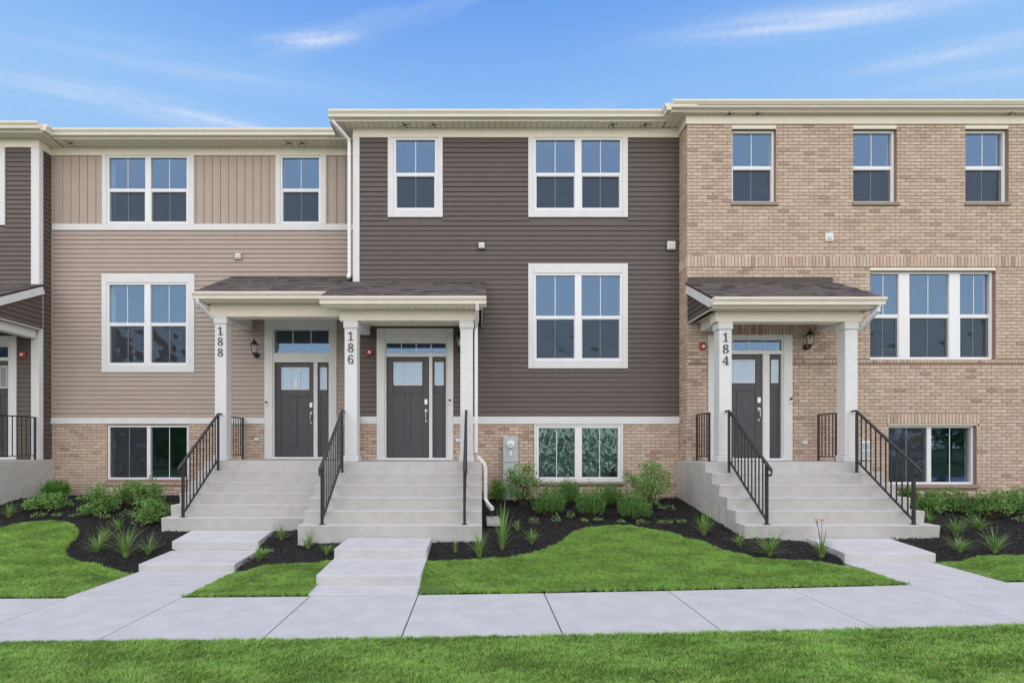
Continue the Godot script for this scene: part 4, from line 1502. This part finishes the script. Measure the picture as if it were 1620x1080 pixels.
func house_190() -> void:
	var z := -11.50
	var h := thing("townhouse", "dark brown sided townhouse with a white corner board beside the tan one", "townhouse", Vector3(-11.5, 0.4, z), "townhouses of the row")
	var ta := [-12.12, -10.28, 6.56, 8.248]
	var holes := []
	holes.append(window(h, z, [[-11.97, -11.28], [-11.12, -10.43]], 6.75, 8.20, true, ta, 0.0))
	var casing := [-11.65, -10.03, 4.15]
	holes.append(entrance(h, z, {"casing": casing, "slab": [-11.45, -10.57, 3.61], "side": [-10.49, -10.23], "transom": [3.69, 3.92], "bars": 3}))
	put("wall", slab_with_holes(-13.6, -9.562, 0.1, 8.5, z, z - 0.16, holes), M.dark_siding, h)
	var rt := Shape.new()
	rt.box(-9.65, 0.1, -11.84, -9.562, 8.5, z - 0.161)
	put("return_wall", rt, M.dark_siding, h)
	shell(h, -13.6, -9.66, z, holes, 8.44)
	siding(h, -13.6, -9.712, 1.50, 8.25, [inset(ta), [casing[0] + 0.015, casing[1] - 0.015, 0.0, casing[2] - 0.015]], M.dark_siding, front(z))
	var side := Transform3D(Basis(Vector3(0, 0, 1), Vector3.UP, Vector3(1, 0, 0)), Vector3(-9.562, 0, 0))
	siding(h, -11.842, -11.585, 1.50, 8.25, [], M.dark_siding, side)
	boards(h, [[-9.71, -9.530, 1.465, 8.249, z + 0.001, z + 0.032], [-9.561, -9.5305, 1.465, 8.249, -11.583, z + 0.0005]], M.trim, "corner_board")
	boards(h, [[-13.6, -9.530, 8.251, 8.438, z + 0.001, z + 0.035], [-9.561, -9.5305, 8.251, 8.438, -11.81, z + 0.0005]], M.cream, "frieze_board")
	eave(h, -13.6, -9.27, z, 8.44, 0.26)
	soffit_boards(h, -9.559, -9.272, 8.441, -11.842, z + 0.0005)
	boards(h, [[-9.291, -9.270, 8.425, 8.585, -11.50, z + 0.259]], M.cream, "fascia")
	gutter(h, -11.50, -11.218, 8.595, 0.0, M.cream, Transform3D(Basis(Vector3(0, 0, 1), Vector3.UP, Vector3(1, 0, 0)), Vector3(-9.2695, 0, 0)))
	porch(h, {"zw": z + 0.037, "zc": -10.16, "zg": -9.76, "xl": -12.5, "xr": -9.42, "yg": 4.45, "yw": 5.25, "beam": [4.09, 4.28], "cols": [-12.2, -9.86], "bx": [-12.3, -9.56], "sides": [-12.085, -9.66], "rakes": [1], "number": "190"})

# ---------------------------------------------------------------- paving
func slope_slab(parent: Node, x0: float, x1: float, zb: float, zf: float, yb: float, yf: float, th: float) -> void:
	var s := Shape.new()
	s.prism([Vector2(zb, yb), Vector2(zf - 0.012, yf), Vector2(zf - 0.003, yf - 0.004), Vector2(zf, yf - 0.014), Vector2(zf, yf - th), Vector2(zb, yb - th)], x0, x1)
	put("slab", s, M.concrete_walk, parent)

func paving() -> void:
	var sw := Node3D.new()
	sw.name = "sidewalk"
	sw.position = Vector3(0, 0, -5.5)
	add_child(sw)
	setting(sw)
	sw.set_meta("label", "pale concrete sidewalk of large slabs crossing in front of the lawns")
	var joints := [-12.0, -10.5, -9.0, -7.6, -6.2, -4.84, -3.50, -1.98, -0.70, 0.79, 2.26, 3.68, 5.10, 6.37, 7.85, 9.35, 10.9, 12.4]
	for k in joints.size() - 1:
		var a: float = joints[k] + 0.006
		var b: float = joints[k + 1] - 0.006
		var s := Shape.new()
		var ya := walk_level(a)
		var yb := walk_level(b)
		var p := [Vector3(a, ya, -6.228), Vector3(b, yb, -6.228), Vector3(b, yb, -4.79), Vector3(a, ya, -4.79)]
		s.quad(p[0] + Vector3(0.006, 0, 0.006), p[1] + Vector3(-0.006, 0, 0.006), p[2] + Vector3(-0.006, 0, -0.006), p[3] + Vector3(0.006, 0, -0.006), Vector3.UP)
		var ins := [Vector3(0.006, 0, 0.006), Vector3(-0.006, 0, 0.006), Vector3(-0.006, 0, -0.006), Vector3(0.006, 0, -0.006)]
		for i in 4:
			var j := (i + 1) % 4
			var o: Vector3 = (p[i] + p[j]) * 0.5 - (p[0] + p[2]) * 0.5
			var dn := Vector3(0, -0.005, 0)
			s.quad(p[i] + ins[i], p[j] + ins[j], p[j] + dn, p[i] + dn, o + Vector3.UP)
			s.quad(p[i] + dn, p[j] + dn, p[j] + Vector3(0, -0.1, 0), p[i] + Vector3(0, -0.1, 0), o)
		put("slab", s, M.concrete_walk, sw)
	var f := Shape.new()
	for k in joints.size():
		var x: float = joints[k]
		f.box(x - 0.02, walk_level(x) - 0.08, -6.2, x + 0.02, walk_level(x) - 0.014, -4.80)
	put("joint_filler", f, M.joint, sw)
	for d in [["front_walk", -2.0, -0.706, [[-8.172, -7.37, 0.332, 0.322], [-7.369, -6.55, 0.185, 0.152], [-6.549, -6.236, 0.025, 0.006]]], ["front_walk_001", -4.88, -3.50, [[-9.022, -8.43, 0.315, 0.235], [-8.429, -7.60, 0.09, 0.055], [-7.599, -6.236, -0.055, -0.037]]], ["front_walk_002", 5.12, 6.39, [[-8.172, -7.35, 0.325, 0.262], [-7.349, -6.236, 0.128, 0.108]]]]:
		var w := Node3D.new()
		w.name = d[0]
		w.position = Vector3((d[1] + d[2]) * 0.5, 0, -6.23)
		add_child(w)
		setting(w)
		for q in d[3]:
			slope_slab(w, d[1], d[2], q[0], q[1], q[2], q[3], 0.22)

func opposite_house() -> void:
	var c := Vector3(-39.0, -0.1, 27.0)
	var h := thing("opposite_house", "pale gabled house standing across the street", "house", c)
	var w := Shape.new()
	w.box(-46.8, -0.4, 22.6, -31.2, 9.9, 33.0)
	put("wall", w, M.tan_siding, h)
	var r := Shape.new()
	r.xf = Transform3D(Basis(Vector3(0, 0, 1), Vector3.UP, Vector3(1, 0, 0)), Vector3.ZERO)
	r.prism([Vector2(-47.4, 9.95), Vector2(-39.0, 14.2), Vector2(-30.6, 9.95), Vector2(-30.6, 9.7), Vector2(-39.0, 13.9), Vector2(-47.4, 9.7)], 22.0, 33.6)
	put("roof", r, M.roofing, h)
	var g := Shape.new()
	g.xf = r.xf
	g.prism([Vector2(-46.5, 9.901), Vector2(-39.0, 13.6), Vector2(-31.5, 9.901)], 22.65, 32.95)
	put("gable", g, M.tan_siding, h)
	for x in [-45.0, -40.0, -35.0]:
		for y in [1.0, 4.0, 7.2]:
			boards(h, [[x, x + 1.2, y, y + 1.6, 22.5, 22.59]], M.glass_door, "window", 0.0)
			boards(h, [[x - 0.1, x, y - 0.1, y + 1.7, 22.48, 22.595], [x + 1.2, x + 1.3, y - 0.1, y + 1.7, 22.48, 22.595]], M.trim, "window_trim")

# unseen pale concrete carriageway with kerbs, added to bounce light up to the soffits
func street() -> void:
	var st := Node3D.new()
	st.name = "bounce_road"
	st.position = Vector3(0, 0, 2.5)
	add_child(st)
	setting(st)
	var x := -40.0
	while x < 40.0:
		var s := Shape.new()
		var y0 := walk_level(x) - 0.10
		var y1 := walk_level(x + 4.0) - 0.10
		for q in [[-1.3, 3.0], [3.01, 7.3]]:
			s.quad(Vector3(x + 0.005, y0, q[0]), Vector3(x + 3.995, y1, q[0]), Vector3(x + 3.995, y1, q[1]), Vector3(x + 0.005, y0, q[1]), Vector3.UP)
		put("bounce_road_slab", s, M.concrete_walk, st)
		for zc in [-1.3, 7.3]:
			var k := Shape.new()
			k.bar(Vector3(x, y0 + 0.05, zc), Vector3(x + 3.99, y1 + 0.05, zc), 0.16, 0.14)
			put("bounce_kerb", k, M.concrete_wall, st)
		x += 4.0

# ---------------------------------------------------------------- the scene
func _ready() -> void:
	rng.seed = 20240611
	var cam := Camera3D.new()
	cam.name = "camera"
	cam.position = EYE
	cam.projection = Camera3D.PROJECTION_FRUSTUM
	cam.near = 0.1
	cam.far = 500.0
	# a level shift lens: focal length 835 and image height 1080 in the same units
	cam.size = 0.1 * 1080.0 / 835.0
	cam.frustum_offset = Vector2(0.1 * 55.0 / 835.0, 0.1 * 166.0 / 835.0)
	add_child(cam)
	cam.current = true
	var we := WorldEnvironment.new()
	we.name = "world"
	var env := Environment.new()
	env.background_mode = Environment.BG_SKY
	env.sky = make_sky()
	env.tonemap_mode = Environment.TONE_MAPPER_LINEAR
	env.tonemap_exposure = EXPOSURE
	env.sdfgi_enabled = true
	env.ssao_enabled = true
	env.ssil_enabled = true
	we.environment = env
	add_child(we)
	# stand-in sun on the street side, very wide for even fill: hardly any shadows
	var sun := DirectionalLight3D.new()
	sun.name = "sun"
	sun.light_energy = 0.5
	sun.light_angular_distance = 150.0
	sun.light_color = Color(1.0, 0.935, 0.85)
	sun.shadow_enabled = true
	sun.rotation_degrees = Vector3(-31, -6, 0)
	add_child(sun)
	make_materials()

	# the ground
	var xs := [-300.0, -120.0, -50.0, -25.0] + steps_of(-14.0, 14.0, 1.0) + [25.0, 50.0, 120.0, 300.0]
	var zs := [-300.0, -100.0, -40.0, -20.0] + steps_of(-13.0, -1.6, 0.6) + [-1.3, 3.0, 7.3, 7.6, 15.0, 30.0, 60.0, 120.0, 300.0]
	setting(put("ground", sheet(xs, zs, -0.06), M.turf))
	var mul := sheet(steps_of(-14.0, 13.4, 0.14), steps_of(-12.2, -6.24, 0.12), -0.004, 0.02, 4)
	mul.colored = true
	for k in mul.c.size():
		mul.c[k] = Color(0.0115, 0.0100, 0.0110)
	setting(put("mulch_bed", mul, M.mulch))
	var lawns := {
		"mid": [Vector2(-0.70, -6.235), Vector2(-0.70, -7.32), Vector2(-0.28, -7.33), Vector2(-0.13, -7.34), Vector2(0.37, -7.42), Vector2(0.81, -7.61), Vector2(1.04, -7.82), Vector2(1.33, -8.18), Vector2(1.60, -8.63), Vector2(1.77, -8.80), Vector2(2.05, -8.89), Vector2(2.46, -8.93), Vector2(2.75, -8.77), Vector2(2.88, -8.66), Vector2(3.16, -8.45), Vector2(3.21, -8.24), Vector2(3.41, -8.06), Vector2(3.48, -7.75), Vector2(3.64, -7.50), Vector2(3.84, -7.25), Vector2(4.18, -7.14), Vector2(4.59, -7.08), Vector2(5.115, -7.13), Vector2(5.115, -6.235)],
		"left": [Vector2(-11.5, -6.235), Vector2(-11.5, -8.9), Vector2(-9.4, -8.9), Vector2(-8.27, -9.15), Vector2(-8.15, -9.41), Vector2(-7.73, -9.54), Vector2(-7.30, -9.44), Vector2(-6.83, -9.03), Vector2(-6.57, -8.59), Vector2(-6.38, -8.14), Vector2(-6.14, -7.84), Vector2(-5.71, -7.59), Vector2(-5.30, -7.48), Vector2(-4.885, -7.48), Vector2(-4.885, -6.235)],
		"centre": [Vector2(-3.495, -6.235), Vector2(-3.495, -7.48), Vector2(-3.36, -7.48), Vector2(-2.89, -7.36), Vector2(-2.48, -7.28), Vector2(-2.005, -7.34), Vector2(-2.005, -6.235)],
		"right": [Vector2(6.395, -6.235), Vector2(6.395, -7.31), Vector2(6.64, -7.27), Vector2(7.45, -7.19), Vector2(10.5, -7.1), Vector2(10.5, -6.235)],
		"verge": [Vector2(-9.0, -4.785), Vector2(9.0, -4.785), Vector2(9.0, -2.2), Vector2(-9.0, -2.2)],
	}
	var said := {"mid": "short green lawn with a wavy edge between the 186 and 184 walks", "left": "short green lawn lobe beside the 188 walk", "centre": "small patch of short lawn between the 188 and 186 walks", "right": "strip of short lawn beyond the 184 walk", "verge": "mown green grass verge on the street side of the sidewalk"}
	for k in lawns:
		setting(put("lawn", outlined(lawns[k], 0.004 if k == "verge" else 0.018), M.turf))
		turf_blades("grass", said[k], lawns[k] if k != "verge" else [Vector2(-7.0, -4.775), Vector2(7.0, -4.775), Vector2(7.0, -3.3), Vector2(-7.0, -3.3)], 2600.0 if k == "verge" else 2000.0)
	mulch_chips(46000)
	paving()

	# the row
	house_186()
	house_188()
	house_184()
	house_190()

	# stoops, rails
	stoop("concrete steps leading up to the door of the dark brown house 186", -2.80, 0.08, -10.987, -9.60)
	stoop("concrete steps leading up to the door of the tan sided house 188", -5.43, -2.802, -11.844, -10.45)
	stoop("wide concrete steps leading up to the door of the brick house 184", 4.15, 7.20, -10.57, -9.60, [4.15, 4.195, -10.975])
	stoop("stained concrete landing below the dark house beside number 188", -12.6, -9.48, -11.50, -10.10, [-9.52, -9.48, -11.835])
	stair_railing("black handrail on the 188 stoop beside the number column", -5.10, -10.45)
	stair_railing("black handrail between the 188 and 186 stoops", -2.44, -9.60)
	stair_railing("black handrail of the 186 stoop on the downspout side", -0.20, -9.60)
	stair_railing("black handrail of the 184 stoop beside the number column", 4.55, -9.60)
	stair_railing("black handrail of the 184 stoop on the window side", 6.86, -9.60)
	guard("short black guard rail beside the 188 door", -5.24, -11.78, -10.78)
	guard("short black guard rail between the 188 and 186 landings", -2.46, -10.90, -9.93)
	guard("short black guard rail beside the red alarm at 184", 4.37, -10.49, -9.93)
	guard("short black guard rail beside the 184 wall lantern", 6.79, -10.49, -9.97)
	guard("short black guard rail on the stained concrete landing of the dark house", -9.58, -11.42, -10.20)

	# fittings on the walls
	lantern("black wall lantern on tan siding beside the 188 door", -4.94, 3.92, -11.825)
	lantern("black wall lantern on dark siding, half hidden by the 186 column", -0.36, 3.90, -10.968)
	lantern("black wall lantern on brick beside the 184 door", 6.57, 3.86, -10.558)
	alarm("red fire alarm strobe on dark siding beside the 186 door", -2.24, 3.71, -10.968)
	alarm("red fire alarm strobe on brick beside the 184 column", 4.50, 3.75, -10.558)
	alarm("red fire alarm strobe on the dark house beside its white corner board", -9.89, 3.75, -11.481)
	doorbell("white doorbell on the casing of the 188 door", -4.72, 2.70, -11.808)
	doorbell("white doorbell on the casing of the 186 door", -0.57, 2.67, -10.951)
	doorbell("white doorbell on the casing of the 184 door", 6.265, 2.66, -10.534)
	outlet("small outlet box on brick below the 188 lantern", -4.94, 1.91, -11.832)
	outlet("small outlet box on brick beside the 186 door", -0.40, 1.88, -10.975)
	outlet("small outlet box on brick below the 184 lantern", 6.55, 1.83, -10.558)
	vent("small white square vent on the tan siding", -5.36, 6.01, -11.825, 0.12, M.tan_siding)
	vent("small white square vent amid the dark brown siding", 0.09, 5.92, -10.968, 0.12, M.dark_siding)
	vent("larger white square vent on dark siding beside the brick corner", 4.03, 5.92, -10.968, 0.17, M.dark_siding)
	vent("small white square vent on the brick wall", 7.04, 5.93, -10.558, 0.11, M.plastic)
	for q in [["small round fitting in the eave soffit of the tan house near its inner corner", -9.0, 8.449, -11.66], ["small round fitting in the tan house soffit above the single window", -4.17, 8.449, -11.66], ["small round fitting in the tan house soffit above the single window", -3.87, 8.449, -11.66], ["small round fitting in the dark house soffit above its single window", -1.49, 8.359, -10.85], ["small round fitting in the dark house soffit above its single window", -0.89, 8.359, -10.85], ["small round fitting in the dark house soffit above its paired windows", 2.79, 8.359, -10.85], ["small round fitting in the dark house soffit close to the brick corner", 3.46, 8.359, -10.85], ["small round fitting in the brick house soffit near its first window", 5.02, 8.369, -10.505], ["small round fitting in the brick house soffit near its first window", 5.58, 8.369, -10.505], ["small round fitting in the brick house soffit above its third top window", 10.6, 8.369, -10.505]]:
		soffit_light(q[0], q[1], q[2], q[3])
	var mt := thing("electric_meter", "grey electric meter cabinet with a round dial on the brick of 186", "meter", Vector3(0.685, 0.6, -10.97))
	boards(mt, [[0.53, 0.84, 0.60, 1.42, -10.974, -10.85]], M.grey_box, "lower_cabinet", 0.008)
	boards(mt, [[0.53, 0.84, 1.424, 1.95, -10.974, -10.845]], M.grey_box, "meter_cabinet", 0.008)
	var dl := Shape.new()
	dl.xf = Transform3D(Basis(Vector3.RIGHT, PI / 2), Vector3(0.685, 1.79, -10.8445))
	dl.lathe(Vector3.ZERO, [Vector2(0.085, 0.0), Vector2(0.085, 0.02), Vector2(0.075, 0.025), Vector2(0.072, 0.06), Vector2(0.06, 0.07), Vector2(0.0, 0.072)], 20)
	put("dial", dl, M.plastic, mt)
	boards(mt, [[0.65, 0.72, 1.76, 1.80, -10.772, -10.768]], M.grey_box, "register", 0.0)
	boards(mt, [[0.66, 0.71, 1.56, 1.66, -10.844, -10.825]], M.plastic, "seal_tag", 0.003)
	var ub := thing("utility_box", "small white utility box on brick behind the 184 handrail", "utility box", Vector3(7.73, 1.5, -10.558))
	boards(ub, [[7.62, 7.84, 1.48, 1.86, -10.557, -10.49]], M.plastic, "housing", 0.01)
	boards(ub, [[7.65, 7.81, 1.52, 1.66, -10.4895, -10.485], [7.65, 7.81, 1.69, 1.82, -10.4895, -10.485]], M.grey_box, "cover", 0.002)
	var nt := Shape.new()
	nt.box(-4.125, 3.07, -11.868, -4.055, 3.26, -11.866)
	tag(put("paper_notice", nt, M.paper), "small white paper notice on the glass of the 188 door", "notice")
	var sp := Shape.new()
	sp.box(0.16, level(0.3, -9.3) - 0.03, -9.62, 0.40, level(0.3, -9.3) + 0.05, -8.9, 0.01)
	tag(put("splash_block", sp, M.concrete_wall), "pale splash block under the downspout beside the 186 stoop", "splash block")

	plants()

	# across the street, seen only in the panes
	for q in [[-52.0, 30.0, 7.2, 6.8, 2.0], [-26.0, 33.0, 7.6, 7.2, 1.6], [-20.0, 30.0, 7.0, 6.8, 1.9], [-13.0, 33.0, 7.6, 7.0, 1.5], [-2.0, 30.0, 6.8, 6.4, 1.8], [9.0, 33.0, 7.6, 7.0, 1.5], [20.0, 30.0, 7.0, 6.8, 1.8], [29.0, 33.0, 7.6, 7.0, 1.5], [38.0, 30.0, 7.0, 6.8, 2.0], [45.0, 29.0, 7.8, 7.2, 2.0], [51.5, 33.0, 7.2, 7.0, 1.6], [57.0, 30.0, 7.8, 7.2, 1.5], [-27.2, 24.0, 6.2, 6.0, 2.2]]:
		tree("leafy tree across the street", q[0], q[1], q[2], q[3], q[4])
	street()  # out of view, added for its pale bounce under the eaves
	opposite_house()

func plants() -> void:
	shrub("feathery_shrub", "feather", "bright green feathery shrub against the stained concrete landing", -8.95, -11.2, 0.50, 0.42, "")
	shrub("leafy_shrub", "leafy", "low spreading leafy shrub below the stained concrete landing", -8.34, -10.21, 0.81, 0.34, "")
	for q in [["broad leafy shrub under the window of the tan house, nearest the lawn lobe", -7.10, -9.89, 0.72, 0.66], ["leafy shrub tight against the brick below the tan house window", -6.91, -10.45, 0.60, 0.62], ["leafy shrub tight against the brick below the tan house window", -6.50, -10.43, 0.58, 0.60], ["leafy shrub beside the bottom step of the tan house", -5.85, -9.40, 0.50, 0.50]]:
		shrub("leafy_shrub", "leafy", q[0], q[1], q[2], q[3], q[4], "leafy shrubs below the tan house window")
	for q in [["tiny", -8.08, -9.72, 0.22, 0.13], ["tiny", -7.77, -9.75, 0.14, 0.10], ["tiny", -7.36, -9.75, 0.27, 0.10], ["tiny", -6.42, -9.71, 0.26, 0.19], ["tiny", -6.82, -9.65, 0.16, 0.11]]:
		shrub("ground_plant", q[0], "tiny pale green seedling in mulch before the 188 shrubs", q[1], q[2], q[3], q[4], "seedlings by the 188 lawn")
	for q in [["middling grassy clump in the mulch between the lawn lobe and the tan house walk", -6.06, -8.59, 0.29, 0.33], ["grassy clump with drooping blades close to the lawn lobe edge", -5.82, -8.07, 0.43, 0.35], ["tallest grassy clump in the bed before the tan house", -5.29, -7.93, 0.47, 0.57], ["small grassy clump just before the tan house shrubs", -6.22, -9.12, 0.24, 0.26], ["grassy clump right beside the upper slab of the tan house walk", -5.12, -8.20, 0.37, 0.37], ["grassy clump below the stained concrete landing", -8.70, -9.80, 0.32, 0.32], ["dark grassy clump between a shrub and the tan house steps", -5.72, -9.75, 0.37, 0.41]]:
		tuft(q[0], q[1], q[2], q[3], q[4], "grassy clumps in the tan house bed")
	for q in [[-3.24, -7.86, 0.30, 0.24], [-3.20, -8.62, 0.35, 0.31], [-2.57, -8.03, 0.31, 0.31], [-2.20, -7.72, 0.24, 0.23]]:
		tuft("short clump of grassy leaves in mulch between the 188 and 186 walks", q[0], q[1], q[2], q[3], "grassy clumps between two walks")
	shrub("open_shrub", "open", "tall airy shrub growing in front of the grey meter cabinet", 0.90, -10.35, 0.80, 0.90, "")
	shrub("open_shrub", "open", "little shrub squeezed beside the meter cabinet and the downspout", 0.40, -10.6, 0.24, 0.42, "")
	shrub("open_shrub", "open", "tall airy shrub before the brick beside the 184 stoop", 3.28, -10.08, 0.90, 0.92, "")
	for q in [[1.33, -9.66, 0.55, 0.64], [1.80, -10.37, 0.42, 0.56], [2.06, -9.52, 0.52, 0.66], [2.59, -10.22, 0.42, 0.50], [2.77, -9.34, 0.54, 0.58]]:
		shrub("upright_evergreen_shrub", "yew", "rounded dark green needled shrub under the filmed basement window", q[0], q[1], q[2], q[3], "needled shrubs below the 186 window")
	for q in [["small", 0.97, -9.04, 0.16, 0.18], ["small", 1.36, -9.10, 0.13, 0.23], ["small", 1.65, -9.37, 0.12, 0.19], ["tiny", 1.85, -9.13, 0.09, 0.10], ["tiny", 2.11, -9.20, 0.15, 0.09], ["tiny", 2.48, -9.07, 0.11, 0.09], ["tiny", 2.83, -9.03, 0.21, 0.09], ["tiny", 3.55, -9.9, 0.29, 0.13], ["tiny", 3.20, -8.97, 0.26, 0.11], ["tiny", 3.48, -8.98, 0.13, 0.10]]:
		shrub("ground_plant", q[0], "tiny pale green seedling in mulch before the needled shrubs", q[1], q[2], q[3], q[4], "seedlings behind the wavy lawn edge")
	tuft("tallest clump of arching grassy leaves, before the splash block", 0.37, -7.85, 0.37, 0.75, "")
	for q in [["short grassy clump between the tallest clump and the wavy lawn", 0.84, -8.10, 0.29, 0.29], ["little grassy clump behind the tallest clump", 0.66, -8.74, 0.19, 0.23], ["wiry grassy clump at the bottom step corner of the dark brown house", 0.03, -7.56, 0.33, 0.47], ["single thin grassy sprout before the bottom step of the dark brown house", -0.32, -7.70, 0.09, 0.28]]:
		tuft(q[0], q[1], q[2], q[3], q[4], "grassy clumps by the dark brown house steps")
	for q in [["tall grassy clump against the concrete side of the brick house steps", 3.62, -8.42, 0.42, 0.50], ["small grassy clump by the front corner of the brick house steps", 3.91, -7.86, 0.28, 0.26], ["wide grassy clump before the bottom step next to the daylily", 4.10, -7.40, 0.53, 0.41]]:
		tuft(q[0], q[1], q[2], q[3], q[4], "grassy clumps by the brick house steps")
	tuft("daylily with orange flowers beside the 184 walk", 4.84, -7.42, 0.35, 0.50, "", true)
	for q in [["small grassy clump against the side of the brick house steps", 7.68, -8.97, 0.26, 0.29], ["tall grassy clump just past the bottom step of the brick house", 7.51, -8.28, 0.44, 0.40], ["low grassy clump at the lawn edge next to the brick house walk", 6.87, -7.52, 0.38, 0.26], ["grassy clump close before the brick house shrubs", 8.13, -8.54, 0.39, 0.28], ["large grassy clump at the lawn edge before the brick house shrubs", 7.29, -7.42, 0.40, 0.39]]:
		tuft(q[0], q[1], q[2], q[3], q[4], "grassy clumps in the brick house bed")
	for q in [[8.22, -9.54, 0.50, 0.46], [8.70, -9.6, 0.46, 0.48], [8.98, -9.25, 0.62, 0.56], [9.61, -9.41, 0.60, 0.56], [8.25, -10.1, 0.34, 0.36], [10.4, -9.5, 0.6, 0.55]]:
		shrub("leafy_shrub", "leafy", "dense leafy shrub under the basement window of the brick house", q[0], q[1], q[2], q[3], "leafy shrubs below the brick house window")
	shrub("ground_plant", "tiny", "tiny pale seedling before the shrubs of the brick house", 9.20, -8.95, 0.17, 0.14, "")
